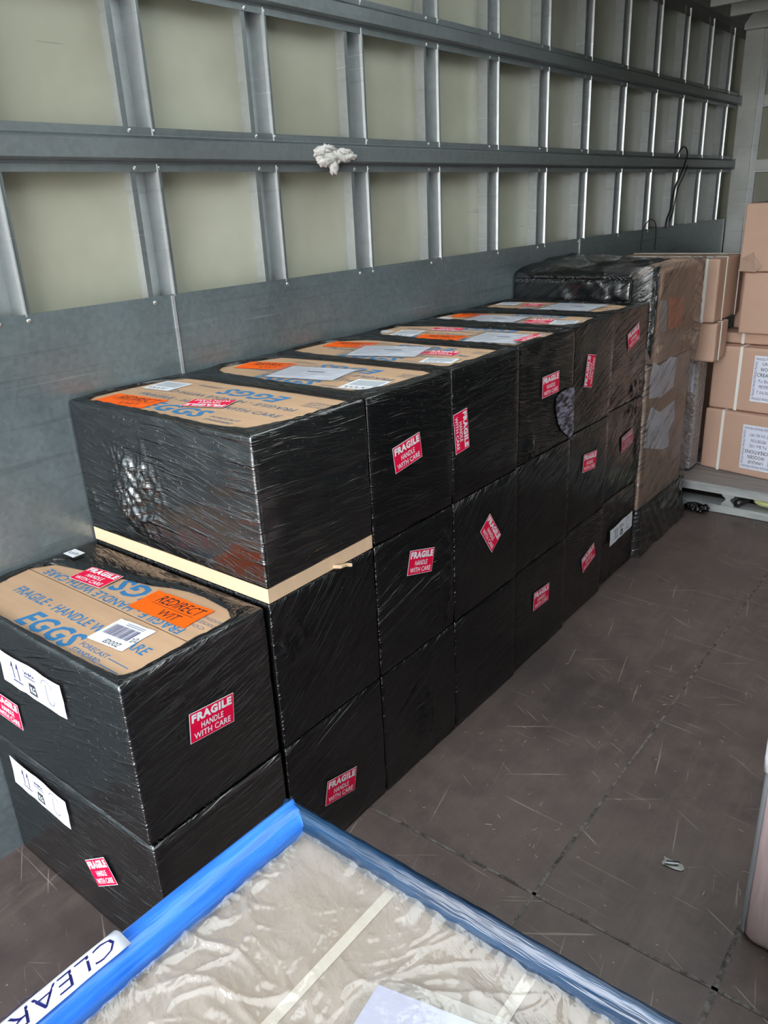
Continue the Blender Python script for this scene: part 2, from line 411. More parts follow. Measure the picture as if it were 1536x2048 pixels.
def doc_mesh():
    mb = MB(); sheet(mb, .19, .13, 'paper', rag=.001); z = .0008; r = random.Random(8)
    for q in range(9): strokes(mb, [(-.085, .052-.011*q), (-.085+r.uniform(.05, .15), .052-.011*q)], .0014, z, 'inklight')
    mb.quad([(-.02, .01, z), (.03, .01, z), (.03, .018, z), (-.02, .018, z)], 'inklight'); return mb
def pouchfilm_mesh():
    mb = MB(); nx, ny = 24, 16; r = Vector((3.1, 4.2, 0))
    def f(i, j):
        x, y = (i/nx-.5)*.235, (j/ny-.5)*.16
        return (x, y, .0015+.004*max(0, noise.noise(Vector((x*22, y*22, 5)))) )
    mb.grid(nx+1, ny+1, f, 'pouch', uvfn=lambda i, j: (i/nx*.235, j/ny*.16)); return mb
PROTO = {}
def frame(axis):
    return {'x': (Vector((0, 1, 0)), Vector((0, 0, 1)), Vector((1, 0, 0))), 'y': (Vector((1, 0, 0)), Vector((0, 0, 1)), Vector((0, -1, 0))),
            'z': (Vector((1, 0, 0)), Vector((0, 1, 0)), Vector((0, 0, 1)))}[axis]
def place(kind, name, parent, axis, plane, a, b, ang, sx=1, sy=1, off=.003, label=None, maker=None, tilt=0, sub=None):
    """a shared mesh laid on a face: axis x/y/z, plane coordinate, in-plane centre a,b and angle"""
    if kind not in PROTO:
        ob = maker().build(name, None); PROTO[kind] = ob
    else:
        ob = PROTO[kind].copy(); ob.name = name; C.objects.link(ob)
        for kk in list(ob.keys()): del ob[kk]
    U, V, N = frame(axis); c, s_ = math.cos(ang), math.sin(ang)
    u = U*c+V*s_; v = -U*s_+V*c
    if axis == 'x': pos = Vector((plane, a, b))
    elif axis == 'y': pos = Vector((a, plane, b))
    else: pos = Vector((a, b, plane))
    pos = pos + N*off
    mt = Matrix(((u.x, v.x, N.x, 0), (u.y, v.y, N.y, 0), (u.z, v.z, N.z, 0), (0, 0, 0, 1)))
    mt = Matrix.Translation(pos-parent.location) @ mt @ Matrix.Rotation(tilt, 4, 'X') @ Matrix.Diagonal((sx, sy, 1, 1))
    ob.parent = parent; ob.matrix_local = mt
    if label: ob['label'] = label
    return ob

# ------------------------------------------------------------------ structure
WX = -1.177*S; PD = .034*S; YB = 4.08*S; YA = -1.7; RX = .56*S; ZC = 1.72*S
# floor
b = MB(); b.box(WX-PD, RX+.05, YA, YB+.1, -.05, 0, 'floor'); struct(b.build('floor'))
def joint(name, pts, wd):
    b = MB(); r = random.Random(len(name)); n = 60
    P = [Vector(p) for p in pts]
    d = (P[1]-P[0]); pr = Vector((-d.y, d.x, 0)).normalized()
    L = []
    for i in range(n+1):
        q = P[0]+d*(i/n)+pr*.003*noise.noise(Vector((i*.3, wd*100, len(name)))); ww = wd*(.7+.6*abs(noise.noise(Vector((i*.9, 3, 1)))))
        L.append((q-pr*ww, q+pr*ww))
    b.grid(2, n+1, lambda i, j: (L[j][i].x, L[j][i].y, .0012), 'joint')
    b.grid(2, n+1, lambda i, j: (L[j][1-i].x, L[j][1-i].y, -.003), 'joint'); return struct(b.build(name))
joint('trim_1', [(-.416*S, YA, 0), (-.416*S, 2.5*S, 0)], .0045)
joint('trim_2', [(-1.1*S, .820*S, 0), (RX, .834*S, 0)], .0045)
joint('trim_3', [(-.147*S, YA, 0), (-.147*S, 2.5*S, 0)], .006)
joint('trim_4', [(-1.1*S, 2.60*S, 0), (RX, 2.60*S, 0)], .004)
# left wall skin (cream panels)
b = MB(); b.box(WX-PD-.03, WX-PD, YA, YB+.1, -.05, ZC, 'panel'); struct(b.build('wall_left'))
b = MB(); b.box(RX+.001, RX+.05, YA, YB+.1, -.05, ZC, 'panel'); struct(b.build('wall_right'))
# studs
studs = [.887+.2754*k for k in range(-9, 12)]
def stud_mesh(y1, side=1, xw=WX):
    b = MB(); L = .010*S; ch = .042*S; t_ = .0015; d = PD-.001
    y0 = y1-2*L-ch; zb, zt = .868*S, 1.627*S
    X = lambda q: xw - side*q
    prof = [(0, y0), (0, y0+L), (d, y0+L+.002), (d, y0+L+ch*.33), (d-.003, y0+L+ch*.36), (d-.003, y0+L+ch*.62), (d, y0+L+ch*.65), (d, y1-L-.003), (.004, y1-L-.001), (-.004, y1-L+.001), (-.004, y1-L+.004), (0, y1-L+.005), (0, y1)]
    n = len(prof)
    pts = [(X(p), y) for p, y in prof] + [(X(p+t_), y) for p, y in reversed(prof)]
    bb = len(b.v)
    for z in (zb, zt): b.v += [(x, y, z) for x, y in pts]
    m_ = len(pts)
    for i in range(m_): b.face([bb+i, bb+(i+1) % m_, bb+m_+(i+1) % m_, bb+m_+i], 'rail' if i in (0, n-2, n-3) else 'galv')  # lips coloured as darker rail steel to give their room-facing shade
    return b
tn = 5
for y1 in studs:
    struct(stud_mesh(y1*S).build('trim_%d' % tn)); tn += 1
for k in range(-9, 12):
    struct(stud_mesh((.887+.2754*k)*S, -1, RX-PD).build('trim_%d' % tn)); tn += 1
# hat section rails with rivets
def rail(zb, zt, xw, side=1, y0=YA, y1=4.035*S):
    b = MB(); h_ = zt-zb; fl = h_*.17; o = .022
    P = [(.002, zb), (.002, zb+fl), (.006, zb+fl+.002), (.004, zb+fl+.006), (o, zb+fl+.012), (o, zt-fl-.012), (.004, zt-fl-.006), (.006, zt-fl-.002), (.002, zt-fl), (.002, zt)]
    pts = [(xw+side*p, z) for p, z in P] + [(xw+side*(p-.0015), z) for p, z in reversed(P)]
    m_ = len(pts); ys = [y0, y1]
    for y in ys: b.v += [(x, y, z) for x, z in pts]
    for i in range(m_): b.face([i, (i+1) % m_, m_+(i+1) % m_, m_+i], 'rail')
    n_ = len(P)
    for i in range(n_-1):
        b.face([m_+i, m_+i+1, m_+m_-2-i, m_+m_-1-i], 'rail')
    # end cap tab
    b.box(min(xw, xw+side*o), max(xw, xw+side*o), y1, y1+.045, zb+fl, zt-fl, 'rail')
    rr = random.Random(int(zb*100))
    for k in range(-4, 12):
        for z in (zb+fl*.5, zt-fl*.5):
            for dy in (-.006*S, -.052*S):
                if rr.random() < .25 and k > 1: continue
                y = (.887+.2754*k)*S+dy
                if y > y0+.02: dome(b, (xw+side*.002, y, z), side)
    return b
def dome(b, c, side, r=.0055, h=.003):
    bb = len(b.v); n = 8
    for rr, hh in ((r, 0), (r*.75, h*.7), (r*.3, h)):
        b.v += [(c[0]+side*hh, c[1]+rr*math.cos(2*PI*j/n), c[2]+rr*math.sin(2*PI*j/n)) for j in range(n)]
    for q in (0, 1):
        for j in range(n): b.face([bb+q*n+j, bb+q*n+(j+1) % n, bb+(q+1)*n+(j+1) % n, bb+(q+1)*n+j], 'rivet')
    b.face([bb+2*n+j for j in range(n)], 'rivet')
for zb, zt in ((1.0695, 1.136), (1.330, 1.392)):
    struct(rail(zb*S, zt*S, WX).build('trim_%d' % tn)); tn += 1
    struct(rail(zb*S, zt*S, RX-PD, -1).build('trim_%d' % tn)); tn += 1
# kick plate sheets
ky = [YA, -.74*S, .877*S, 2.503*S, 4.03*S]; ky = [YA, .877*S, 2.503*S, 4.03*S]
for a, c in zip(ky, ky[1:]):
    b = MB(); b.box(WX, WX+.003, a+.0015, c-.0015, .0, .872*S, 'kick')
    b.box(WX+.003, WX+.006, c-.010, c-.002, .02, .870*S, 'galv')
    y = .887*S-2.75*.2754*S
    for k in range(-4, 12):
        for dy in (-.006*S, -.052*S):
            y = (.887+.2754*k)*S+dy
            if a < y < c and (k+int(dy*100)) % 3: dome(b, (WX+.003, y, .862*S), 1)
    for zz_ in (.30, .6): 
        for k in range(-4, 12, 2):
            y = (.887+.2754*k)*S
            if a < y < c: dome(b, (WX+.003, y-.03, zz_*S), 1, .007)
    struct(b.build('trim_%d' % tn)); tn += 1
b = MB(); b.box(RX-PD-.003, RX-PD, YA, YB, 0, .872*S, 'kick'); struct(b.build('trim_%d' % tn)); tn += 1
# cove between side wall and roof, roof, bows
def cove(xw, side):
    b = MB(); prof = [(0, 1.600*S), (-.004, 1.627*S), (.0, 1.65*S), (.022*S, 1.683*S), (.05*S, 1.70*S), (.09*S, 1.712*S)]
    b.grid(2, len(prof), lambda i, j: (xw+side*prof[j][0], (YA, YB)[i], prof[j][1]), 'ceil')
    b.grid(2, len(prof), lambda i, j: (xw+side*(prof[j][0]-.003), (YB, YA)[i], prof[j][1]+.003), 'ceil'); return b
struct(cove(WX, 1).build('trim_%d' % tn)); tn += 1
struct(cove(RX-PD, -1).build('trim_%d' % tn)); tn += 1
t = NT('added_light_roof_sheet')
tl = t.n('ShaderNodeBsdfTranslucent'); tl.inputs[0].default_value = (.66, .68, .65, 1)
df = t.n('ShaderNodeBsdfDiffuse'); df.inputs[0].default_value = (.7, .72, .68, 1)
mx = t.n('ShaderNodeMixShader'); mx.inputs[0].default_value = .45; t.l(tl.outputs[0], mx.inputs[1]); t.l(df.outputs[0], mx.inputs[2]); t.l(mx.outputs[0], t.out.inputs[0])
M['roof'] = t.m
SKX0, SKX1, SKY0, SKY1 = -1.25, .35, -1.3, 3.1          # translucent section added to the roof to light the load from above
b = MB(); z0_, z1_ = ZC-.012, ZC+.03
b.box(WX-PD-.03, SKX0, YA, YB+.1, z0_, z1_, 'ceil'); b.box(SKX1, RX+.05, YA, YB+.1, z0_, z1_, 'ceil')
b.box(SKX0, SKX1, YA, SKY0, z0_, z1_, 'ceil'); b.box(SKX0, SKX1, SKY1, YB+.1, z0_, z1_, 'ceil')
b.quad([(SKX0, SKY0, ZC+.01), (SKX1, SKY0, ZC+.01), (SKX1, SKY1, ZC+.01), (SKX0, SKY1, ZC+.01)], 'roof'); struct(b.build('ceiling'))
y = 3.44
for k in range(-1, 24):
    yy = (3.445-.2445*k)*S if k >= 0 else (3.69)*S
    if yy < YA+.05: break
    b = MB(); x0, x1 = WX+.047*S, RX-PD-.047*S; zt = ZC-.012; zb = 1.632*S
    b.box(x0, x1, yy-.03, yy+.03, zt-.003, zt, 'bow'); b.box(x0, x1, yy-.03, yy-.026, zb+.006, zt-.003, 'bow')
    b.box(x0, x1, yy-.03, yy-.012, zb, zb+.006, 'bow'); b.box(x0, x1, yy+.026, yy+.03, zb+.006, zt-.003, 'bow')
    struct(b.build('trim_%d' % tn)); tn += 1
# front bulkhead
b = MB(); b.box(WX-PD, RX+.05, YB, YB+.03, -.05, ZC, 'panel'); struct(b.build('wall_front'))
b = MB(); b.box(WX+.002, -1.108*S, YB-.03, YB-.001, 0, 1.632*S, 'bow')        # plain corner sheet
b.box(WX+.002, RX-PD, YB-.075, YB-.001, 1.632*S, 1.690*S, 'bow'); struct(b.build('trim_%d' % tn)); tn += 1
for x in (-1.108, -.82, -.53, -.24, .05, .34):
    b = MB(); b.box(x*S, x*S+.014, YB-.036, YB-.001, 0, 1.63*S, 'bow'); b.box(x*S+.014, x*S+.05, YB-.02, YB-.001, 0, 1.63*S, 'galv'); struct(b.build('trim_%d' % tn)); tn += 1
for zb, zt in ((1.335, 1.375), (1.072, 1.115), (.80, .85)):
    b = MB(); x0 = -1.066*S if zb > 1.3 else -1.09*S
    b.box(x0, RX-PD, YB-.05, YB-.037, zb*S, zt*S, 'bow'); b.box(x0, RX-PD, YB-.062, YB-.051, zb*S-.012, zb*S-.002, 'galv'); struct(b.build('trim_%d' % tn)); tn += 1

# ------------------------------------------------------------------ wrapped egg cartons
def ray_poly(c, ang, poly):
    d = (math.cos(ang), math.sin(ang)); best = 0
    for (ax, ay), (bx, by) in zip(poly, poly[1:]+poly[:1]):
        ex, ey = bx-ax, by-ay; den = d[0]*ey-d[1]*ex
        if abs(den) < 1e-9: continue
        tt = ((ax-c[0])*ey-(ay-c[1])*ex)/den; uu = ((ax-c[0])*d[1]-(ay-c[1])*d[0])/den
        if tt > 0 and -1e-6 <= uu <= 1+1e-6: best = max(best, tt)
    return best
def wrap(parent, x0, x1, y0, y1, z0, z1, seed, fmat, hole=None, res=.02, crumples=(), bulge=0.0, taper=(0, 0), zfun=None, name='stretch_film', amp=.0016, rcorner=.0045, fmat2=None):
    b = MB(); r = rcorner; path = []
    def side(p, q, rs):
        n = max(2, int(math.dist(p, q)/rs))
        return [(p[0]+(q[0]-p[0])*i/n, p[1]+(q[1]-p[1])*i/n) for i in range(n+1)]
    cs = [((x0+r, y0), (x1-r, y0), res), ((x1, y0+r), (x1, y1-r), res), ((x1-r, y1), (x0+r, y1), .05), ((x0, y1-r), (x0, y0+r), .05)]
    cen = [(x1-r, y0+r), (x1-r, y1-r), (x0+r, y1-r), (x0+r, y0+r)]
    for k, (p, q, rs) in enumerate(cs):
        path += side(p, q, rs)
        a0 = (-90+90*k)*PI/180
        for a in (.33, .66): path.append((cen[k][0]+r*math.cos(a0+a*PI/2), cen[k][1]+r*math.sin(a0+a*PI/2)))
    n = len(path); us = [0]
    for i in range(n): us.append(us[-1]+math.dist(path[i], path[(i+1) % n]))
    W_ = x1-x0
    nv = max(3, int((z1-z0)/res)); zs = [z0, z0+.003]+[z0+.003+(z1-z0-.006)*i/nv for i in range(1, nv)]+[z1-.003, z1]
    so = Vector((seed*3.7, seed*1.3, seed*.71)); ox, oy = seed*1.37 % 5, seed*.83 % 5
    cx, cy = (x0+x1)/2, (y0+y1)/2
    def nrm(i):
        a = path[(i-1) % n]; c = path[(i+1) % n]; d = Vector((c[0]-a[0], c[1]-a[1], 0)).normalized(); return Vector((d.y, -d.x, 0))
    rows = []
    for j, z in enumerate(zs):
        row = []
        for i in range(n):
            p = Vector((path[i][0], path[i][1], z)); nn = nrm(i); u = us[i]; v = z-z0
            d = amp*noise.noise(so+Vector((p.x*14, p.y*14, p.z*22))) - amp*.3
            fx = min(1, max(0, min(v, z1-z)/.05)); d += bulge*fx
            if j == 0 or j == len(zs)-1: d -= .003
            for (cu, cv, ru, rv, am, fr) in crumples:
                q = ((u-cu)/ru)**2+((v-cv)/rv)**2
                if q < 1:
                    wv = noise.noise(so+Vector((u*fr*.35, v*fr*.35, 9)))
                    k1 = noise.noise(so+Vector(((u+wv*.04)*fr, (v-wv*.04)*fr*.55, 2)))
                    k2 = noise.noise(so+Vector(((u*.8+v*.5)*fr*2.2, (v*.7-u*.3)*fr*1.4, 5)))
                    mk = min(1, (1-q)*2.2)*min(1, max(0, noise.noise(so+Vector((u*9, v*9, 4)))*3+.9))
                    d += am*mk*((1-abs(k1)*2.2)**2*.9+(1-abs(k2)*2.4)**2*.45)
            p += nn*d
            if taper != (0, 0): p.x += taper[0]*(z-z0)/(z1-z0); p.y += taper[1]*(z-z0)/(z1-z0)
            if zfun and z > (z0+z1)/2: p.z = zfun(p)
            row.append(p)
        rows.append(row)
    b.grid(n, len(rows), lambda i, j: rows[j][i], fmat, closed=True, uvfn=lambda i, j: (us[i]+ox, zs[j]+oy))
    top = rows[-1]
    if hole:
        hc = (sum(p[0] for p in hole)/len(hole), sum(p[1] for p in hole)/len(hole)); T = 7; R2 = []
        for j in range(T+1):
            tt = j/T; row = []
            for i in range(n):
                p = top[i]; a = math.atan2(p.y-hc[1], p.x-hc[0]); rp = math.hypot(p.x-hc[0], p.y-hc[1])
                rh = min(ray_poly(hc, a, hole), rp-.008) + .004*noise.noise(so+Vector((math.cos(a)*9, math.sin(a)*9, 7)))
                rr = rp+(rh-rp)*tt
                q = Vector((hc[0]+rr*math.cos(a), hc[1]+rr*math.sin(a), 0))
                hh = .0015+.009*math.sin(PI*min(1, tt*1.05))*(.45+.9*abs(noise.noise(so+Vector((q.x*30, q.y*30, 1)))))*(.4+.6*tt)
                if j == T: hh = -.002
                q.z = z1-.001+hh*(1 if j else 0) if j else p.z
                row.append(q)
            R2.append(row)
        b.grid(n, T+1, lambda i, j: R2[j][i], 'filmtop', closed=True, uvfn=lambda i, j: (us[i]*1.0+ox, zs[-1]+oy+j*.006))
    else:
        T = 4; R2 = [[top[i].lerp(Vector((cx, cy, top[i].z)), j/T*.92) for i in range(n)] for j in range(T+1)]
        bb = b.grid(n, T+1, lambda i, j: R2[j][i], fmat2 or 'filmtop', closed=True, uvfn=lambda i, j: (R2[j][i % n].x+ox, R2[j][i % n].y+oy))
        b.face([bb+T*n+i for i in range(n)], 'filmtop', [(R2[T][i].x+ox, R2[T][i].y+oy) for i in range(n)])
    b.face([i for i in range(n)][::-1], fmat, [(us[i], 0) for i in range(n)][::-1])
    return b.build(name, parent, smooth=True)

def carton(parent, x0, x1, y0, y1, z0, z1, pr=None, mat='card'):
    """cardboard box with two top flaps meeting along X; pr(mb, z) draws its print"""
    b = MB(); ym = (y0+y1)/2; zt = z1-.004
    b.box(x0, x1, y0, y1, z0, zt-.004, mat)
    for a, c in ((y0, ym-.0018), (ym+.0018, y1)): b.box(x0, x1, a, c, zt-.0035, zt, mat)
    b.box(x0+.002, x1-.002, ym-.0018, ym+.0018, zt-.0036, zt-.003, 'flapdark')
    if pr: pr(b, zt+.0004)
    return b.build('carton', parent)

OUTX = {1: -.745, 2: -.742, 3: -.742, 4: -.742, 5: -.747, 6: -.755, 7: -.765}
YS = {1: (.40, .634), 2: (.641, .870), 3: (.874, 1.098), 4: (1.102, 1.335), 5: (1.339, 1.586), 6: (1.590, 1.815), 7: (1.819, 2.058)}
TZ = .2447
HOLES = {1: [(-1.609, .646), (-1.632, .701), (-1.632, .752), (-1.599, .767), (-1.555, .775), (-1.46, .800), (-1.323, .823), (-1.256, .849), (-1.174, .855), (-1.106, .845), (-1.069, .824), (-1.062, .762), (-1.067, .712), (-1.062, .643), (-1.062, .609), (-1.071, .582), (-1.128, .577), (-1.238, .574), (-1.402, .571), (-1.533, .571), (-1.61, .573)],
 2: [(-1.630, .94), (-1.632, 1.003), (-1.618, 1.174), (-1.59, 1.196), (-1.204, 1.200), (-1.065, 1.199), (-1.055, 1.166), (-1.055, 1.026), (-1.091, .937), (-1.168, .914), (-1.408, .925), (-1.6, .920)],
 3: [(-1.625, 1.311), (-1.625, 1.36), (-1.579, 1.505), (-1.452, 1.522), (-1.09, 1.525), (-1.067, 1.50), (-1.080, 1.34), (-1.107, 1.289), (-1.134, 1.262), (-1.389, 1.264), (-1.556, 1.277)],
 4: [(-1.625, 1.60), (-1.625, 1.772), (-1.534, 1.84), (-1.305, 1.835), (-1.087, 1.845), (-1.070, 1.696), (-1.080, 1.585), (-1.139, 1.565), (-1.424, 1.570), (-1.581, 1.565)],
 5: [(-1.615, 1.977), (-1.620, 2.099), (-1.483, 2.150), (-1.151, 2.165), (-1.07, 2.160), (-1.066, 2.054), (-1.078, 1.897), (-1.2, 1.897), (-1.421, 1.899), (-1.536, 1.913)],
 6: [(-1.615, 2.285), (-1.620, 2.416), (-1.526, 2.46), (-1.395, 2.49), (-1.107, 2.495), (-1.085, 2.332), (-1.149, 2.260), (-1.411, 2.265), (-1.56, 2.260)],
 7: [(-1.615, 2.644), (-1.620, 2.790), (-1.463, 2.812), (-1.228, 2.836), (-1.119, 2.800), (-1.100, 2.671), (-1.166, 2.588), (-1.378, 2.575), (-1.588, 2.590)]}
def print1(b, z):
    put_text(b, 'EGGS', -1.425, .578, .185, .052, z, 'blue', .03, .18)
    put_text(b, 'FORECAST', -1.232, .602, .085, .012, z, 'blue', .008); put_text(b, 'STANDARD', -1.232, .583, .085, .012, z, 'blue', .008)
    strokes(b, [(-1.143, .606), (-1.085, .606)], .002, z, 'blue'); strokes(b, [(-1.143, .586), (-1.085, .586)], .002, z, 'blue')
    put_text(b, 'ABS', -1.105, .574, .018, .010, z, 'blue')
    put_text(b, 'FRAGILE - HANDLE WITH CARE', -1.556, .645, .455, .026, z, 'blue', .012)
    put_text(b, 'EGGS', -1.395, .765, .205, .056, z, 'blue', .03, .18, rot=PI)
    put_text(b, 'FRAGILE - HANDLE WITH CARE', -1.585, .728, .475, .024, z, 'blue', .012, rot=PI)
    for q, s_ in enumerate(('KEEP COOL', 'THIS SIDE UP', 'LOCKNVILLE')): put_text(b, 'BLOCKWAY'[:8] if q == 2 else ('DOCKETS' if q else 'COF'), -1.125, .765+.016*q, .055-.012*(q == 0), .009, z, 'bluegrey', .0, rot=PI)
    scribble(b, -1.635, .655, .02, .012, z, 'blue', 2, .002, 6)
def print_row(y0, y1):
    def f(b, z):
        h_ = (y1-y0)
        put_text(b, 'EGGS', -1.455, y0+h_*.16, .20, .052, z, 'blue', .03, .18)
        put_text(b, 'FORECAST', -1.235, y0+h_*.21, .085, .011, z, 'bluegrey', .004); put_text(b, 'STANDARD', -1.235, y0+h_*.15, .085, .011, z, 'bluegrey', .004)
        put_text(b, 'FRAGILE - HANDLE WITH CARE', -1.56, y0+h_*.40, .455, .020, z, 'bluegrey', .008)
        put_text(b, 'EGGS', -1.40, y0+h_*.68, .20, .052, z, 'blue', .03, .18, rot=PI)
        put_text(b, 'STANDARD', -1.50, y0+h_*.79, .08, .011, z, 'bluegrey', .004, rot=PI)
        put_text(b, 'FRAGILE - HANDLE WITH CARE', -1.57, y0+h_*.56, .455, .020, z, 'bluegrey', .008, rot=PI)
        for q in range(3): put_text(b, ('PACKED', 'LOCKED', 'DOCKETS')[q], -1.135, y0+h_*.70+.014*q, .06, .008, z, 'bluegrey', rot=PI)
    return f
TIER = ('bottom', 'middle', 'top')
DESC = {
 (1, 0): 'black wrapped floor carton of the nearest stack, small red sticker low on its front',
 (1, 1): 'black wrapped egg carton with barcode label on its lid, topping the nearest low stack',
 (2, 0): 'black wrapped floor carton with red fragile sticker just behind the blue edged package corner',
 (2, 1): 'black wrapped carton with diagonal film creases, right under the pale cardboard band',
 (2, 2): 'large black wrapped egg carton with crumpled film front and pale cardboard band at its bottom',
 (3, 0): 'black wrapped floor carton with shiny torn film creases on its side, no sticker, third stack',
 (3, 1): 'black wrapped middle carton of the third stack, upright red fragile sticker on its side',
 (3, 2): 'black wrapped egg carton topping the third stack, slightly tilted red sticker in mid side',
 (4, 0): 'plain black wrapped floor carton without stickers, fourth stack from the front',
 (4, 1): 'black wrapped carton with a red fragile sticker turned to a diamond on its side',
 (4, 2): 'black wrapped carton topping the fourth stack, red sticker turned sideways at its left edge',
 (5, 0): 'black wrapped floor carton with red fragile sticker near its top, fifth stack from the front',
 (5, 1): 'plain black wrapped middle carton of the fifth stack, creased film and no sticker',
 (5, 2): 'black wrapped carton topping the fifth stack, straight red sticker on side, big pouch on lid',
 (6, 0): 'black wrapped floor carton with slanted red sticker over horizontal film creases, sixth stack',
 (6, 1): 'black wrapped middle carton of the sixth stack with small upright red fragile sticker',
 (6, 2): 'black wrapped carton topping the sixth stack, its red sticker reading upwards',
 (7, 0): 'black wrapped floor carton with torn white arrow label, last of the low stacks',
 (7, 1): 'black wrapped middle carton of the last low stack, faded red sticker under cloudy film',
 (7, 2): 'black wrapped carton topping the last low stack, tilted red sticker on its side'}
FM = {(1, 0): 'film1m', (1, 1): 'film4m', (2, 0): 'film4', (2, 1): 'film3', (2, 2): 'film0m', (3, 0): 'film2', (3, 1): 'film4', (3, 2): 'film0', (4, 0): 'film1', (4, 1): 'film3', (4, 2): 'film1',
      (5, 0): 'film0', (5, 1): 'film2', (5, 2): 'film0', (6, 0): 'film0', (6, 1): 'film3', (6, 2): 'film2', (7, 0): 'film1', (7, 1): 'film3', (7, 2): 'film4'}
BX = {}
for c_ in range(1, 8):
    for t_ in range(2 if c_ == 1 else 3):
        x0, x1 = -1.172*S, OUTX[c_]*S; y0, y1 = YS[c_][0]*S, YS[c_][1]*S; z0, z1 = TZ*t_*S+.0015, TZ*(t_+1)*S-.0015
        if t_ == 0: z0 = .001
        top = t_ == (1 if c_ == 1 else 2)
        if c_ == 1 and t_ == 0: x1 += .004; y0 += .002
        root = thing('wrapped_carton', ((x0+x1)/2, (y0+y1)/2, z0), DESC[(c_, t_)], 'wrapped box', 'black wrapped cartons stacked along the left wall')
        BX[(c_, t_)] = root; cr_ = []; res = .022; zz0 = z0
        W_ = x1-x0; fm = FM[(c_, t_)]
        if (c_, t_) == (2, 2): cr_ = [(.15, .085, .14, .07, .006, 44), (.215, .20, .055, .11, .008, 48), (.19, .13, .13, .14, .005, 40)]; res = .004; zz0 = z0+.031
        if (c_, t_) == (3, 0): cr_ = [(W_+.20, .24, .05, .06, .010, 34), (W_+.17, .13, .035, .13, .010, 40), (W_+.12, .03, .06, .03, .006, 40)]; res = .008
        if (c_, t_) == (2, 1): cr_ = [(W_+.05, .23, .05, .05, .009, 40)]; res = .01
        if (c_, t_) == (3, 1): cr_ = [(W_+.25, .15, .05, .16, .008, 38)]; res = .01
        if (c_, t_) == (7, 1): cr_ = [(W_+.24, .30, .09, .035, .006, 34), (W_+.31, .17, .03, .17, .006, 40)]; res = .009
        if (c_, t_) == (7, 2): cr_ = [(W_+.26, .04, .09, .04, .006, 34)]; res = .009
        if (c_, t_) == (7, 0): cr_ = [(W_+.2, .14, .03, .14, .006, 40), (W_+.1, .03, .12, .03, .005, 34)]; res = .009
        if (c_, t_) == (1, 1): cr_ = [(.50, .28, .05, .03, .003, 60)]; res = .012
        if (c_, t_) == (5, 2): cr_ = [(W_+.07, .03, .05, .05, .006, 34)]; res = .01
        wrap(root, x0, x1, y0, y1, zz0, z1, c_*7+t_*3+1, fm, HOLES[c_] if top else None, res, cr_, bulge=.002 if c_ > 1 else 0)
        if top:
            carton(root, x0+.006, x1-.006, y0+.006, y1-.006, z0 if (c_, t_) == (2, 2) else z0+.003, z1, print1 if c_ == 1 else print_row(y0, y1), 'card')
root = BX[(2, 2)]
b = MB(); x0, x1, y0, y1 = -1.172*S, -.742*S, .641*S, .87*S; z0 = TZ*2*S+.0025
b.box(x0+.002, x1-.001, y0+.001, y1-.001, z0, z0+.031, 'paletan')
pt = []
b.build('cardboard_band', root)
b = MB(); b.tube([(x1+.001, .775*S, z0+.006), (x1+.008, .785*S, z0+.002), (x1+.006, .80*S, z0-.002), (x1+.010, .808*S, z0-.006)], lambda q: .004, 'paletan'); b.build('torn_flap_curl', root)

# side stickers (column, tier, centre y, centre z, angle)
for (c_, t_, yy, zz_, an, fd) in ((3, 2, 1.352, .8746, .1355, 0), (4, 2, 1.5745, .8699, -1.4727, 0), (5, 2, 2.0622, .8904, .019, 0), (6, 2, 2.354, .8762, 1.3689, 0), (7, 2, 2.7408, .9272, .2873, 0),
        (3, 1, 1.3904, .5868, -.2675, 0), (4, 1, 1.7172, .5432, -.9527, 0), (6, 1, 2.3896, .5614, -.0958, 0), (7, 1, 2.7445, .5436, .1517, 1), (5, 0, 2.0449, .2004, -.0399, 0), (6, 0, 2.4227, .1886, .2957, 0),
        (2, 0, 1.0507, .141, -.2293, 0), (1, 1, .728, .5245, -.1055, 0)):
    place('frF' if fd else 'fr', 'fragile_sticker', BX[(c_, t_)], 'x', OUTX[c_]*S, yy, zz_, an, off=.006 if fd else .0045, label='faded red fragile sticker under film' if fd else None, maker=(lambda: fragile_mesh(True)) if fd else fragile_mesh)
place('fr', 'fragile_sticker', BX[(1, 1)], 'y', .40*S, -1.5046, .4534, -.005, off=.003)
place('fr', 'fragile_sticker', BX[(1, 0)], 'y', .40*S, -1.2524, .1598, .60, off=.003)
place('ship', 'shipping_label', BX[(1, 1)], 'y', .40*S, -1.362, .574, .0, off=.003, maker=ship_mesh)
place('ship', 'shipping_label', BX[(1, 0)], 'y', .40*S, -1.4527, .2639, -.06, .95, 1, off=.003)
place('ship', 'shipping_label', BX[(7, 0)], 'x', OUTX[7]*S, 2.7365, .1898, .06, .9, .9, off=.010)
# lid items
def lid(c_, kind, name, a, b_, an, sx=1, sy=1, mk=None, off=.0, label=None):
    zt = (TZ*(2 if c_ == 1 else 3))*S-.0015-.004
    return place(kind, name, BX[(c_, 1 if c_ == 1 else 2)], 'z', zt, a, b_, an, sx, sy, off=.0010+off, maker=mk, label=label)
lid(1, 'fr', 'fragile_sticker', -1.4502, .778, .08, off=.004)
lid(1, 'orW', 'redirect_sticker', -1.2015, .7839, .035, mk=lambda: orange_mesh(True), off=.0008)
lid(1, 'bc', 'barcode_label', -1.195, .6676, .08, mk=barcode_mesh, off=.0005)
lid(1, 'slip', 'paper_slip', -1.590, .812, .0, mk=slip_mesh, off=.013)
lid(2, 'or', 'redirect_sticker', -1.5144, .971, .064, mk=lambda: orange_mesh(False))
lid(2, 'fr', 'fragile_sticker', -1.322, 1.037, 3.5, off=.0016)
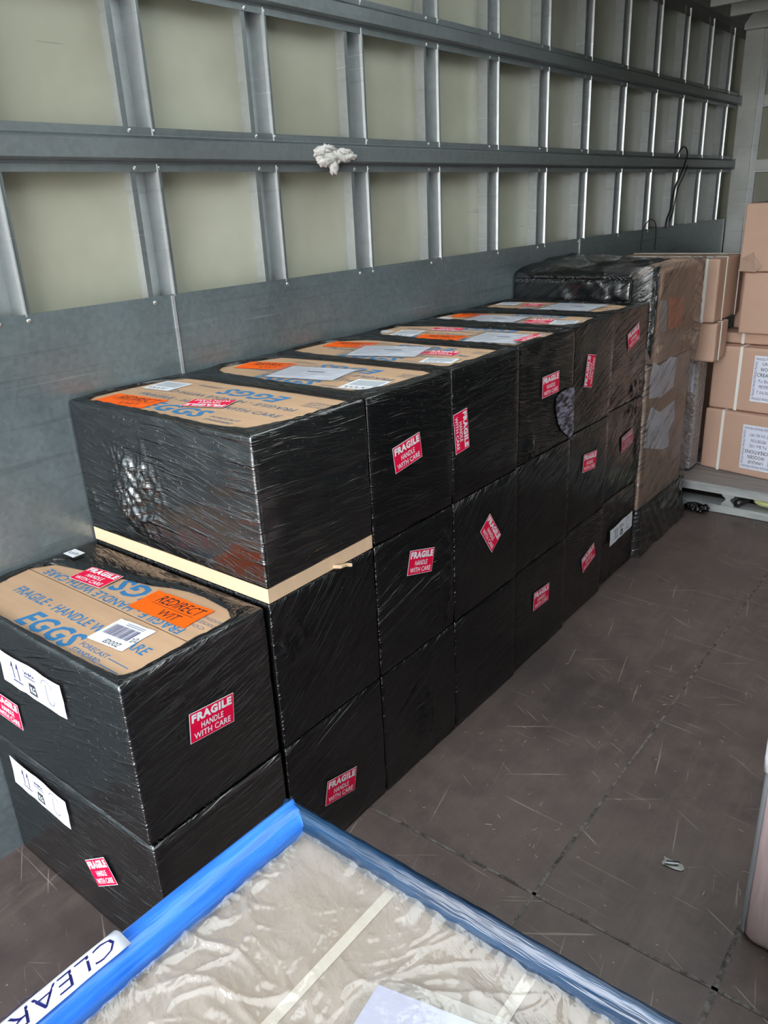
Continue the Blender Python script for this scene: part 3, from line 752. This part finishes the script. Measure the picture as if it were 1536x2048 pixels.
lid(2, 'gl', 'shipping_label', -1.564, 1.1115, .09, mk=greylabel_mesh)
def pouch(c_, a, b_, an, sx=1, sy=1, off=.001):
    q = lid(c_, 'doc', 'document_pouch', a, b_, an, sx, sy, doc_mesh, off=off)
    if 'pf' not in PROTO: PROTO['pf'] = pouchfilm_mesh().build('clear_cover', None); f = PROTO['pf']
    else: f = PROTO['pf'].copy(); C.objects.link(f)
    f.parent = q; f.matrix_local = Matrix.Identity(4); f.name = 'clear_cover'
lid(3, 'or', 'redirect_sticker', -1.530, 1.400, .25, .85, 1.1)
pouch(3, -1.3438, 1.3777, .209); lid(3, 'gl', 'shipping_label', -1.140, 1.3385, .156, 1, 1.2)
lid(4, 'or', 'redirect_sticker', -1.535, 1.746, .20, .85, 1.1); pouch(4, -1.355, 1.702, .30, 1.05, 1.15); lid(4, 'gl', 'shipping_label', -1.150, 1.650, .25, 1, .8)
lid(4, 'fr', 'fragile_sticker', -1.21, 1.74, .2, 1, 1)
lid(5, 'or', 'redirect_sticker', -1.359, 1.955, .15, .9, 1.2); lid(5, 'gl', 'shipping_label', -1.505, 1.985, .21, .95, 1.4); pouch(5, -1.185, 2.012, .10, .85, 1.25); lid(5, 'fr', 'fragile_sticker', -1.095, 2.02, -1.57, 1.2, .6, off=.006)
lid(5, 'fr', 'fragile_sticker', -1.43, 2.10, 3.3); lid(5, 'slip', 'paper_slip', -1.590, 1.985, .2, 1, 1.4)
lid(6, 'or', 'redirect_sticker', -1.540, 2.40, .2, .65, 1.2); pouch(6, -1.400, 2.350, .07, .95, 1.1); lid(6, 'fr', 'fragile_sticker', -1.24, 2.357, .18, .8, 1.6); lid(6, 'gl', 'shipping_label', -1.150, 2.357, .2, .9, 1.1)
lid(6, 'slip', 'paper_slip', -1.58, 2.30, .0, 1.2, 2.0)
lid(7, 'gl', 'shipping_label', -1.570, 2.735, .12, .9, 1.1); lid(7, 'fr', 'fragile_sticker', -1.463, 2.735, .11, .7, 1.5); pouch(7, -1.29, 2.71, .02, 1.0, 1.4)

# ------------------------------------------------------------------ tall bundle behind the low stacks
root = thing('film_wrapped_bundle', (-1.36, 3.1, 0), 'tall bundle of brown cartons in smoky film with faded orange patch, behind the low stacks', 'wrapped bundle')
xo = -.765*S
b = MB(); b.box(-1.15*S, xo, 2.085*S, 2.43*S, .14*S, .555*S, 'tan2'); bevel(b.build('lower_carton', root), .008)
b = MB(); b.box(-1.15*S, xo+.006, 2.13*S, 2.41*S, .557*S, .808*S, 'tan2'); bevel(b.build('upper_carton', root), .012)
# side papers
def patch(name, pts, k, x, seed=0, extra=None, label=None):
    b = MB(); th = .0008
    P = [Vector((x, y*S, z*S)) for y, z in pts]
    b.quad(P, k); b.quad([p-Vector((th, 0, 0)) for p in reversed(P)], k); n_ = len(P)
    for i in range(n_): b.quad([P[i], P[i]-Vector((th, 0, 0)), P[(i+1) % n_]-Vector((th, 0, 0)), P[(i+1) % n_]], k)
    if extra: extra(b)
    o = b.build(name, root)
    if label: o['label'] = label
    return o
patch('redirect_sticker', [(2.205, .645), (2.320, .640), (2.300, .722), (2.190, .729)], 'fadeorange', xo+.009, label='faded orange sticker under film')
patch('paper_strip', [(2.138, .648), (2.180, .646), (2.168, .728), (2.122, .732)], 'greypaper', xo+.009)
patch('blue_white_label', [(2.105, .470), (2.20, .455), (2.295, .466), (2.300, .550), (2.25, .562), (2.17, .548), (2.115, .57), (2.10, .52)], 'paper', xo+.003)
patch('blue_white_label', [(2.095, .330), (2.18, .305), (2.25, .285), (2.30, .282), (2.29, .335), (2.33, .36), (2.32, .42), (2.2, .41), (2.13, .44), (2.10, .40)], 'paper', xo+.003)
# near low carton and black base / black drape
wrap(root, -1.172*S, -.822*S, 2.066*S, 2.12*S, .02, .788*S, 40, 'film3', None, .012, [(.34, 1.03, .16, .09, .008, 26)], zfun=None, name='black_film', fmat2='film2')
# black drape: from the low carton's top edge up over the brown cartons
def drape():
    b = MB(); nu, nv = 46, 30
    P00, P10 = Vector((-1.172*S, 2.066*S, .790*S)), Vector((-.822*S, 2.066*S, .790*S))
    P01, P11 = Vector((-1.172*S, 2.44*S, .832*S)), Vector((xo-.005, 2.20*S, .830*S))
    def f(i, j):
        u, v = i/(nu-1), j/(nv-1)
        p = (P00.lerp(P10, u)).lerp(P01.lerp(P11, u), v); p.z = .790*S+.042*S*v**.33
        p.z += .012*noise.noise(Vector((p.x*9, p.y*9, 3)))*math.sin(PI*v)+.004*noise.noise(Vector((p.x*40, p.y*15, 3)))
        return p
    b.grid(nu, nv, f, 'film5', uvfn=lambda i, j: (i/nu*.5, j/nv*.4))
    # shoulder falling between the low carton's right end and the tall carton's near edge
    A = [Vector((-.822*S, 2.066*S, .790*S)), Vector((-.822*S, 2.066*S, .70*S))]; B = [Vector((xo-.002, 2.125*S, .824*S)), Vector((xo+.004, 2.09*S, .58*S))]
    def g(i, j):
        u, v = i/(nu-1), j/(nv-1)
        p = A[0].lerp(A[1], v).lerp(B[0].lerp(B[1], v), u); p.y += .03*math.sin(PI*u)*(.5+noise.noise(Vector((u*3, v*4, 2))))
        return p
    b.grid(nu, nv, g, 'film2', uvfn=lambda i, j: (i/nu*.2, j/nv*.3))
    o = b.build('black_film_drape', root, smooth=True); s_ = o.modifiers.new('thickness', 'SOLIDIFY'); s_.thickness = .0015
drape()
# smoky film over the brown cartons: +X side and the near sliver, black toward the floor
def smoky(z0, z1, k, x_off, name, pull=0.0):
    b = MB(); nz = 60; path = []
    xa = xo+x_off
    ys = [2.072*S+(2.448-2.072)*S*i/44 for i in range(45)]
    L = [(-.90*S, 2.070*S), (-.84*S, 2.070*S), (xa-.02, 2.070*S)]+[(xa, y) for y in ys[1:]]+[(xa-.02, 2.45*S), (-.9*S, 2.45*S)]
    us = [0]
    for a, c in zip(L, L[1:]): us.append(us[-1]+math.dist(a, c))
    n_ = len(L)
    def f(i, j):
        z = z0+(z1-z0)*j/nz; x, y = L[i]
        d = .006*noise.noise(Vector((y*10, z*9, 1)))+.004*(1-abs(noise.noise(Vector((y*16+z*12, z*22-y*8, 7))))*2)
        if 3 <= i < n_-2:
            x += d
            # waist where the film is pulled back under the top carton
            x -= .010*math.exp(-((z-.60*S)/.03)**2)
            if y > 2.40*S: y += .045*math.exp(-((z-.60*S)/.05)**2)-.03*math.exp(-((z-.45*S)/.08)**2)
            if z < .12*S: x += .012*(1-z/(.12*S))
        return (x, y, z)
    b.grid(n_, nz+1, f, k, uvfn=lambda i, j: (us[i], (z0+(z1-z0)*j/nz)))
    return b.build(name, root, smooth=True)
smoky(.135*S, .822*S, 'smoke', .014, 'smoky_film')
M['basefilm'] = film('smoky_black_base', -.5, 1.0, 45, 4, .2, (.018, .016, .016))
smoky(.004, .145*S, 'basefilm', .012, 'black_base_film')
b = MB(); b.box(-1.15*S, xo-.012, 2.085*S, 2.43*S, .002, .139*S, 'dark'); b.build('base_carton', root)

# ------------------------------------------------------------------ strapped tan cartons behind the bundle
def strapped(loc, rz, w_, d_, h_, label, straps, sty=(), mat='tan', name='strapped_carton', group='tan strapped cartons at the front of the truck', extra=None):
    root = thing(name, loc, label, 'box', group, rz); b = MB()
    b.box(0, w_, 0, d_, 0, h_-.001, mat); bevel(b.build('carton', root, local=True), .009, 3)
    for s_ in straps:      # band round the box in the YZ plane
        b = MB(); t = .0025; wd = .013
        b.box(s_, s_+wd, -t, 0, 0, h_+.001, 'strap'); b.box(s_, s_+wd, d_, d_+t, 0, h_+.001, 'strap'); b.box(s_, s_+wd, -t, d_+t, h_-.0005, h_+.0015, 'strap')
        b.build('strap', root, local=True)
    for s_ in sty:
        b = MB(); t = .0025; wd = .013
        b.box(w_, w_+t, s_, s_+wd, 0, h_+.001, 'strap'); b.box(-t, 0, s_, s_+wd, 0, h_+.001, 'strap'); b.box(-t, w_+t, s_, s_+wd, h_-.0005, h_+.0015, 'strap')
        b.build('strap', root, local=True)
    if extra: extra(root)
    return root
def ex1(root):
    b = MB(); 
    ss = MB(); put_text(ss, 'EC', 0, 0, .022, .03, 0, 'ink', -.002, .2); put_text(ss, 'HL', .002, -.032, .018, .022, 0, 'ink', -.002, .2)
    b.v = [(.43+x, -.0012, .215+y) for x, y, z in ss.v]; b.f = ss.f; b.mi = ss.mi; b.uv = ss.uv; b.mats = ss.mats
    b.build('marker_writing', root, local=True)
G = 'tan strapped cartons at the front of the truck'
strapped((-.757*S-.50, 2.60*S, .607*S), 0, .50, .37, .195*S, 'tan strapped carton with marker writing near its corner, sticking out behind the wrapped bundle', (.44,), (.10, .30), extra=ex1)
strapped((-.748*S-.50, 2.61*S, .482*S), 0, .50, .17, .1235*S, 'small tan carton underneath the marker written carton, behind the bundle', (.2,), (.06,))
root = thing('bubble_wrapped_board', (-.82*S, 2.66*S, .088*S), 'narrow upright board in shiny bubble wrap beside the lower labelled carton on the pallet', 'wrapped board')
b = MB(); b.box(-.872*S, -.802*S, 2.652*S, 2.742*S, .096*S, .480*S, 'bubble'); bevel(b.build('bubble_wrap', root), .012, 3)
b = MB(); b.box(-.807*S-.045, -.807*S-.012, 2.652*S-.003, 2.652*S-.0005, .37*S, .465*S, 'paper'); b.build('paper_label', root)
# supports hidden behind (what the rear stack stands on)
strapped((-1.10*S, 2.80*S, .088*S), 0, .34, .6, .392*S, 'plain tan carton standing behind the bubble wrapped board', (), ())

# pallet
root = thing('pallet', (-.4*S, 2.9*S, 0), 'grey weathered pallet on the floor carrying the labelled tan cartons', 'pallet')
Y0 = 2.554*S
b = MB(); b.box(-1.12*S, .25*S, Y0, Y0+.13, .066*S, .094*S, 'palmet'); b.box(-1.118*S, .248*S, Y0+.003, Y0+.128, .0935*S, .0955*S, 'wood'); bevel(b.build('front_board', root), .004)
for k in range(5):
    y = Y0+.155+k*.17
    b = MB(); b.box(-1.12*S, .25*S, y, y+.13, .066*S, .0875*S, 'wood'); b.build('deck_board', root)
b = MB(); b.box(-1.12*S, .25*S, Y0, Y0+.10, .002, .026*S, 'palmet'); b.box(-1.12*S, .25*S, Y0-.004, Y0, .002, .008, 'palmet'); bevel(b.build('bottom_board', root), .003)
def iblock(xc):
    b = MB(); P = [(-.036, .026), (.036, .026), (.034, .034), (.014, .044), (.012, .052), (.034, .061), (.036, .066), (-.036, .066), (-.034, .061), (-.012, .052), (-.014, .044), (-.034, .034)]
    n_ = len(P); 
    for y in (Y0+.006, Y0+.9): b.v += [(xc+x*.72, y, z*S) for x, z in P]
    for i in range(n_): b.face([i, (i+1) % n_, n_+(i+1) % n_, n_+i], 'palmet')
    b.face(list(range(n_)), 'palmet'); b.face(list(range(n_, 2*n_))[::-1], 'palmet'); bevel(b.build('spacer_block', root), .002)
for xc in (-1.0, -.640, -.28, .1): iblock(xc*S)
b = MB(); b.box(-1.1*S, .2*S, Y0+.28, Y0+.34, .027*S, .065*S, 'floor'); b.build('inner_runner', root)
# scraps in the pallet
b = MB(); rr = random.Random(3)
def blob(mb, c, r, k, seed, flat=1.0, n=14, fr=3, am=.35):
    bb = len(mb.v); 
    for j in range(n+1):
        th = PI*j/n
        for i in range(n*2):
            ph = PI*i/n; d = Vector((math.sin(th)*math.cos(ph), math.sin(th)*math.sin(ph), math.cos(th)))
            q = 1+am*noise.noise(d*fr+Vector((seed, 0, 0)))+am*.5*noise.noise(d*fr*3+Vector((seed, 5, 0)))
            mb.v.append((c[0]+d.x*r[0]*q, c[1]+d.y*r[1]*q, c[2]+d.z*r[2]*q*flat))
    for j in range(n):
        for i in range(n*2): mb.face([bb+j*n*2+i, bb+j*n*2+(i+1) % (n*2), bb+(j+1)*n*2+(i+1) % (n*2), bb+(j+1)*n*2+i], k)
b = MB(); blob(b, (-.50*S, Y0+.075, .0485*S), (.100, .06, .0225), 'yellow', 2, n=16, am=.18)
tag(b.build('yellow_plastic_bag', smooth=True), 'pale yellow crumpled plastic bag stuffed into the pallet gap', 'bag')
b = MB(); b.tube([(-.612*S, Y0+.01, .039*S), (-.590*S, Y0+.09, .045*S), (-.575*S, Y0+.16, .048*S)], .017, 'basefilm', 8); 
tag(b.build('film_roll_end', smooth=True), 'dark rolled strip of film lying in the pallet gap beside the spacer block', 'film roll')
b = MB()
for k in range(5): blob(b, (-.722*S+rr.uniform(-.04, .04), Y0-.05+rr.uniform(-.02, .02), .022+rr.uniform(-.004, .012)), (.024, .02, .014), 'film2', k*3.3, fr=4, am=.7)
for v_ in range(len(b.v)): b.v[v_] = (b.v[v_][0], b.v[v_][1], max(.001, b.v[v_][2]))
tag(b.build('film_scrap', smooth=True), 'crumpled scrap of black film on the floor at the pallet corner', 'plastic scrap')

# labelled cartons on the pallet
def addr_mesh():
    mb = MB(); sheet(mb, .146, .212, 'paper'); z = .0008
    put_text(mb, 'UNIQUE', -.036, .060, .070, .017, z, 'ink', .006); put_text(mb, 'WOODEN', -.042, .036, .080, .017, z, 'ink', .006); put_text(mb, 'CREATIONS', -.055, .011, .108, .017, z, 'ink', .006)
    put_text(mb, 'P.o. Box 1102', -.044, -.016, .078, .015, z, 'inkblue', .0); put_text(mb, 'MEYERTON', -.040, -.042, .070, .015, z, 'inkblue', .0); put_text(mb, 'T. 016 362 1957', -.048, -.068, .086, .014, z, 'inkblue', .0)
    put_text(mb, 'FRAGILE FRAGILE FRAGILE', -.066, .086, .132, .011, z, 'inkblue', .0); put_text(mb, 'FRAGILE FRAGILE FRAGILE', -.066, -.097, .132, .011, z, 'inkblue', .0)
    for sx in (-1, 1): put_text(mb, 'FRAGILE FRAGILE FRAGILE FRAGILE', sx*.063-.080, -.005, .160, .010, z, 'inkblue', .0, rot=sx*-PI/2)
    return mb
def addr(root, x, z, an):
    if 'addr' not in PROTO: PROTO['addr'] = addr_mesh().build('address_label', None); o = PROTO['addr']
    else: o = PROTO['addr'].copy(); o.name = 'address_label'; C.objects.link(o)
    o.parent = root; o.matrix_local = Matrix.Translation((x, -.0015, z)) @ Matrix.Rotation(PI/2, 4, 'X') @ Matrix.Rotation(an, 4, 'Z')
yaw = -math.radians(11)
r1 = strapped((-.795*S, 2.745*S, .0885*S), yaw, .60, .45, .2120*S, 'lowest tan carton on the pallet, its blue white address label upside down', (.085,), extra=lambda r: addr(r, .268, .142, PI+.02))
r2 = strapped((-.790*S, 2.752*S, .302*S), -math.radians(5), .60, .45, .212*S, 'tan carton on the pallet with upright blue white address label, second from bottom', (.120,), extra=lambda r: addr(r, .262, .158, .0))
r3 = strapped((-.800*S, 2.80*S, .5155*S), -math.radians(3), .62, .42, .036*S, 'flat thin tan carton lying on the labelled cartons', (.115,))
r4 = strapped((-.727*S, 2.77*S, .553*S), 0, .46, .40, .195*S, 'tall tan carton standing on the flat thin carton, white strap down its front', (.170,))
r5 = strapped((-.775*S, 2.885*S, .553*S), 0, .055, .38, .195*S, 'narrow tan carton squeezed left of the tall strapped carton', ())
def torn(root):
    b = MB(); P = [(.0, -.004, .005), (.075, -.012, .0), (.098, -.006, .028), (.062, -.016, .062), (.055, -.003, .085), (.01, -.004, .06)]
    b.quad(P, 'tan2'); b.quad([(x, y+.002, z) for x, y, z in reversed(P)], 'tan2'); b.build('torn_flap', root, local=True)
r6 = strapped((-.745*S, 2.765*S, .749*S), math.radians(2), .50, .42, .207*S, 'topmost tan carton at right with crushed lower left corner and white strap', (.125,), extra=torn)

# ------------------------------------------------------------------ foreground package under clear plastic
ZT = .40*S; XL = -.530*S; YF = .458*S; XR = .40*S; YN = -.30
root = thing('plastic_covered_package', ((XL+XR)/2, (YF+YN)/2, 0), 'large brown package with blue edged rim under clear plastic in the foreground', 'package')
b = MB(); b.box(XL+.012, XR, YN, YF-.012, .002, ZT-.045, 'tan3')
b.build('carton', root)
def bow(y): # slight bow of the long left rim
    return -.006*math.sin(PI*min(1, max(0, (YF-y)/.6)))
def rim(long_, k, wd, name):
    b = MB(); prof = [(0, -.10), (-.001, -.02), (.004, -.004), (.012, .001), (wd*.7, -.003), (wd, -.016), (wd+.004, -.035)]
    n = 70; 
    def f(i, j):
        o, z = prof[j]; tt = i/n
        nz_ = .0025*noise.noise(Vector((tt*18, j*1.7, 2 if long_ else 9)))*(1 if long_ else .5)+.0012*noise.noise(Vector((tt*60, j*.4, 4)))*(1 if 2 <= j else 0)
        if long_: y = YF-(YF-YN)*tt; return (XL+o+bow(y)+nz_, y-(o*.5 if i == 0 else 0), ZT+z+nz_)
        return (XL+(XR-XL)*tt, YF-o+nz_, ZT+z-.002+nz_)
    us = [0, .08, .1, .11, .125, .14, .16]
    b.grid(n+1, len(prof), f, k, uvfn=lambda i, j: (i/n*.9, us[j])); o = b.build(name, root, smooth=True)
    s_ = o.modifiers.new('thickness', 'SOLIDIFY'); s_.thickness = .001; return o
o = rim(True, 'blueplastic', .046, 'blue_edge_film'); o = rim(False, 'darkblue', .022, 'far_edge_film'); o['label'] = 'dark blue edge film'
def film_z(x, y):
    u = x-XL; v = YF-y
    e = min(1, u/.07, v/.06); z = ZT-.018-.020*e**.7
    r = math.hypot(u, v); th = math.atan2(v, u)
    wv = noise.noise(Vector((x*4, y*4, 1)))
    # folds running out from the far left corner, and slack folds along the rims
    def rg(a_, b_, c_, p_): return max(0, 1-abs(noise.noise(Vector((a_, b_, c_))))*2.6)**p_
    wv += .8*noise.noise(Vector((x*9, y*9, 21)))
    sd = .5+.5*math.tanh((u-v)*9)                       # 0 beside the long rim, 1 beside the far rim
    fl = rg(v*16+u*5+wv*1.2, u*3.0-v, 3, 5)*.9+rg(v*34+u*9+wv*2, u*6, 13, 6)*.4
    fr_ = rg(v*15-u*3+wv*1.4, u*2.6, 6, 5)*.9+rg((u+v)*24+wv*3, (u-v)*5, 16, 6)*.45
    fm = rg((x+y)*6+wv*2.3, (x-y)*15+wv, 8, 7)
    z += (.0075*(fl*(1-sd)+fr_*sd)+.005*fm)*e*(.15+1.2*max(0, .25+noise.noise(Vector((x*6, y*6, 30))))) + .010*noise.noise(Vector((x*4, y*4, 2)))*e
    z += .005*noise.noise(Vector((u*60 if v < u else 5, v*60 if v >= u else 5, 3)))*(1-e)
    return max(z, ZT-.042)
b = MB(); nx, ny = 460, 300
b.grid(nx, ny, lambda i, j: (XL+.030+(XR-XL-.03)*i/(nx-1), YN+(YF-.018-YN)*j/(ny-1), film_z(XL+.030+(XR-XL-.03)*i/(nx-1), YN+(YF-.018-YN)*j/(ny-1))), 'clear', uvfn=lambda i, j: (i/nx*1.3, j/ny*.95))
b.build('clear_plastic', root, smooth=True)
def strapf(x, name='strap'):
    b = MB(); b.box(x, x+.015, YN+.002, YF-.022, ZT-.0445, ZT-.0430, 'creamstrap'); b.build(name, root)
b = None
for x in (-.383*S, -.229*S): strapf(x)

# white strip with handwriting wrapped over the left rim
b = MB(); ns = 40
def strip(i, j):
    y = .238*S-(.238*S-YN-.02)*i/ns; prof = [(-.004, -.030), (-.0035, -.004), (.004, .0015), (.013, .0045), (.034, .0008)]
    o_, z_ = prof[j]; return (XL+o_+bow(y)+.001*noise.noise(Vector((y*20, j, 1))), y+.004*noise.noise(Vector((j*2, i*.1, 5))), ZT+z_+.0035)
b.grid(ns+1, 5, strip, 'paper')
o = b.build('writing_strip', root, smooth=True); sm = o.modifiers.new('thickness', 'SOLIDIFY'); sm.thickness = .0006; sm.offset = -1
b = MB(); b2 = MB()
put_text(b2, 'CLEAR / SM', 0.004, .002, .235, .021, 0, 'inkblue', -.012, .25); scribble(b2, .10, -.006, .16, .004, 0, 'inkblue', 4, .0009, 22)
for (tx, ty, tz) in b2.v:
    y = .232*S-tx; xx = .006+ty*1.0
    b.v.append((XL+xx+bow(y), y, ZT+.0082 if xx < .016 else ZT+.0085-(xx-.016)*.15))
b.f = b2.f; b.mi = b2.mi; b.uv = b2.uv; b.mats = b2.mats
b.build('handwriting', o)
# document pouch on top of the clear plastic
b = MB()
def pf(i, j):
    u_, v_ = i/14*.26, -j/10*.20; ca, sa = math.cos(.24), math.sin(.24)
    x, y = -.333*S+u_*ca-v_*sa*.6, .358*S+u_*sa+v_*ca; return (x, y, max(film_z(x, y), ZT-.03)+.006)
b.grid(15, 11, lambda i, j: pf(14-i, j), 'pouch', uvfn=lambda i, j: (i*.02, j*.02))
q = b.build('document_pouch', root, smooth=True)
b = MB(); b.grid(15, 11, lambda i, j: (lambda q: (q[0], q[1], q[2]-.002))(pf(.9+(14-i)*.87, .8+j*.84)), 'lilac'); b.build('paper_sheet', q, smooth=True)

# pinkish wrapped board at right
root = thing('wrapped_board', (.1, 1.45, 0), 'pale pinkish package in tight clear wrap standing on the floor, cut by the right edge', 'wrapped package')
x0, x1, y0, y1, zh = -.146*S, .27*S, .925*S, 1.20*S, .385*S
b = MB(); r = .030
def pth(n=8):
    P = []
    for cx, cy, a0 in ((x0+r, y0+r, 180), (x1-r, y0+r, 270), (x1-r, y1-r, 0), (x0+r, y1-r, 90)):
        for k in range(n+1): a = math.radians(a0+90*k/n); P.append((cx+r*math.cos(a), cy+r*math.sin(a)))
    return P
P = pth(); nP = len(P); zs = [(0.002, .018), (.008, .006), (.02, 0)]+[(.02+(zh-.04)*i/16, 0) for i in range(1, 16)]+[(zh-.02, 0), (zh-.006, .006), (zh, .02)]
cx, cy = (x0+x1)/2, (y0+y1)/2
def pk(i, j):
    x, y = P[i % nP]; z, ins = zs[j]; dx, dy = x-cx, y-cy; L = math.hypot(dx, dy)
    d = -ins+.0025*noise.noise(Vector((x*12, y*12, z*5))); return (x+dx/L*d, y+dy/L*d, z)
b.grid(nP, len(zs), pk, 'pink', closed=True)
base = (len(zs)-1)*nP; b.face([base+i for i in range(nP)], 'pink'); b.face(list(range(nP))[::-1], 'pink')
b.build('wrap', root, smooth=True)
b = MB()
def ev(i, j):
    a = math.radians(180+50*i/6); z = .02+(zh-.05)*j/10; return (x0+r+(r+.003)*math.cos(a), y0+r+(r+.003)*math.sin(a), z)
b.grid(7, 11, ev, 'edgewrap'); b.build('edge_wrap', root, smooth=True)
b = MB()
def pl(i, j):
    a = math.radians(180+90*min(i, 6)/6); z = zh*.78+(zh*.235)*j/8-.012*math.sin(i*.8)*(j == 0); x = x0+r+(r+.008)*math.cos(a)+max(0, i-6)*.02
    return (x, y0+r+(r+.008)*math.sin(a), z+.004*noise.noise(Vector((i, j, 1))))
b.grid(18, 9, pl, 'white')
q = b.build('printed_corner_bag', root, smooth=True); sm = q.modifiers.new('thickness', 'SOLIDIFY'); sm.thickness = .0015; q['label'] = 'white plastic with red stripes'
b = MB()
for zz_, rr_ in ((zh*.96, 0), (zh*.90, 1)):
    b.tube([(x0+.004+.012*k, y0-.010+.0012*(k == 0)*8, zz_+(.006*k if rr_ else .002*k)) for k in range(0, 12)], .003, 'red', 5)
b.build('red_stripes', q)

# ------------------------------------------------------------------ small things
def px_floor(px, py, z=0.0):
    d = Vector(((px-768), (py-1024), 1560.0)); Rm = Matrix(ROT).transposed(); d = Rm @ d
    t_ = (z-S)/d.z; return Vector((d.x*t_, d.y*t_, z))
def px_x(px, py, X):
    d = Matrix(ROT).transposed() @ Vector(((px-768), (py-1024), 1560.0)); t_ = X/d.x
    return Vector((X, d.y*t_, S+d.z*t_))
t = NT('paper_under_film'); n = t.noise(t.mapping(t.coords(), scale=(1, 30, 90), rot=(.6, 0, 0)), 1, 4, .6)
t.bsdf(t.mix(t.ramp(n, [(.42, 0), (.60, 1)]), (.012, .012, .014), (.20, .19, .26)), .25, 0, .5, t.bump(n, .7, .004)); M['dullpaper'] = t.m
for pts in ([(1113, 796), (1122, 785), (1136, 777), (1149, 774), (1148, 830), (1147, 862), (1144, 879), (1137, 872), (1124, 862), (1117, 848), (1112, 820)],):
    b = MB(); P = [px_x(x, y, OUTX[5]*S+.0052) for x, y in pts]; b.quad(P, 'dullpaper'); b.quad([p-Vector((.0006, 0, 0)) for p in reversed(P)], 'dullpaper')
    o = b.build('label_under_film', BX[(5, 2)]); o['label'] = 'dull lilac paper under film'
b = MB(); r = random.Random(11)
spots = [(970, 1648, 30), (1080, 1612, 60), (985, 1660, 100), (1063, 1660, 20), (1122, 1650, 140), (1110, 1660, 0), (1058, 1692, 40), (1230, 1597, 0), (1075, 1715, 200), (1035, 1720, 20), (845, 1615, 20), (1345, 1393, 150), (1325, 1410, 70), (1230, 1480, 10), (1270, 1385, 30), (1300, 1345, 140), (1060, 1310, 30), (985, 1330, 60), (1440, 1480, 0), (1400, 1490, 140), (1180, 1250, 80), (1000, 1480, 40), (930, 1465, 100), (1190, 1705, 60), (1160, 1715, 170), (1480, 1790, 90), (1405, 1790, 80)]
for (px, py, an) in spots + [(r.uniform(950, 1500), r.uniform(1150, 1750), r.uniform(0, 180)) for _ in range(34)]:
    p = px_floor(px, py, .0015)
    if p.x < -.72*S or (p.x > -.16*S and p.y > .9*S and p.y < 1.22*S): continue
    L = r.uniform(.004, .017); a = math.radians(an); k = r.uniform(-.4, .4)
    b.tube([p+Vector((math.cos(a+k*q)*L*q/3, math.sin(a+k*q)*L*q/3, .0003*(q % 2))) for q in range(4)], .00055, 'splinter', 4)
tag(b.build('wood_splinters'), 'pale splinters and fibres strewn over the brown floor', 'debris', kind='stuff')
p = px_floor(1345, 1730)
b = MB(); O = [(-.022, -.006), (-.018, -.013), (.008, -.012), (.022, -.008), (.026, .002), (.018, .012), (-.008, .011), (-.024, .012), (-.019, .003)]
M['scrap'] = plain('grey_scrap_plastic', (.27, .27, .25), .25)
ringc = (0, 0)
for i in range(len(O)):
    a, c = O[i], O[(i+1) % len(O)]
    A = Vector((p.x+a[0], p.y+a[1], .002+.003*abs(noise.noise(Vector((a[0]*90, a[1]*90, 2)))))); Cc = Vector((p.x+c[0], p.y+c[1], .002+.003*abs(noise.noise(Vector((c[0]*90, c[1]*90, 2)))))); D = Vector((p.x, p.y, .007))
    b.quad([A, Cc, D], 'scrap')
for q in (-.006, .0, .006): b.tube([(p.x-.014, p.y-.008+q, .006), (p.x+.012, p.y+.004+q, .0075)], .0012, 'white' if q == 0 else 'ink', 5)
o = b.build('plastic_scrap'); o.location = (0, 0, 0)
tag(o, 'small torn grey plastic scrap lying alone on the open floor', 'plastic scrap')
b = MB()
for k, (dy, dz, ry, rz) in enumerate(((0, 0, .045, .020), (.045, .004, .035, .016), (.085, .002, .032, .010), (-.03, .012, .026, .012), (.02, -.026, .014, .018), (.07, .014, .03, .008), (-.015, -.012, .024, .012), (.0, .022, .03, .010))):
    blob(b, (WX+.026, (1.285)*S+dy, 1.096*S+dz), (.009, ry, rz), 'plaster', k*2.7+1, fr=4, am=.8, n=12)
tag(b.build('dried_foam_blob', smooth=True), 'white dried lump of foam or plaster stuck on the long rail of the left wall', 'plaster blob')
# hanging cable at the far end of the left wall
xq = WX+.030
b = MB(); y_ = 3.33*S
pts = [(xq, 3.275*S, 1.120*S), (xq+.012, 3.29*S, 1.150*S), (xq+.012, 3.335*S, 1.158*S), (xq+.01, 3.37*S, 1.135*S), (xq+.004, 3.365*S, 1.10*S), (xq, 3.34*S, 1.065*S), (WX+.012, 3.325*S, 1.02*S), (WX+.012, 3.30*S, .97*S), (WX+.010, 3.29*S, .93*S), (WX+.010, 3.262*S, .90*S), (WX+.008, 3.258*S, .868*S)]
def smoothpts(P, n=6):
    P = [Vector(p) for p in P]; out = []
    for i in range(len(P)-1):
        p0, p1, p2, p3 = P[max(i-1, 0)], P[i], P[i+1], P[min(i+2, len(P)-1)]
        for k in range(n):
            t_ = k/n; out.append(.5*((2*p1)+(p2-p0)*t_+(2*p0-5*p1+4*p2-p3)*t_*t_+(3*p1-p0-3*p2+p3)*t_**3))
    return out+[P[-1]]
b.tube(smoothpts(pts), .0045, 'cable', 6); b.tube(smoothpts([(p[0]+.012, p[1]+.012, p[2]-.01) for p in pts[4:10]]), .0035, 'cable', 6)
tag(b.build('hanging_cable', smooth=True), 'black twisted cable hooked over the middle wall rail and hanging down to the metal sheet', 'cable')
b = MB(); b.tube(smoothpts([(WX+.006, 3.02*S, .80*S), (WX+.008, 3.03*S, .875*S), (WX+.010, 3.09*S, .905*S), (WX+.010, 3.15*S, .880*S), (WX+.006, 3.165*S, .79*S)]), .0025, 'cable', 5)
tag(b.build('wire_loop', smooth=True), 'thin dark wire loop sticking up against the lower metal sheet of the wall', 'wire')
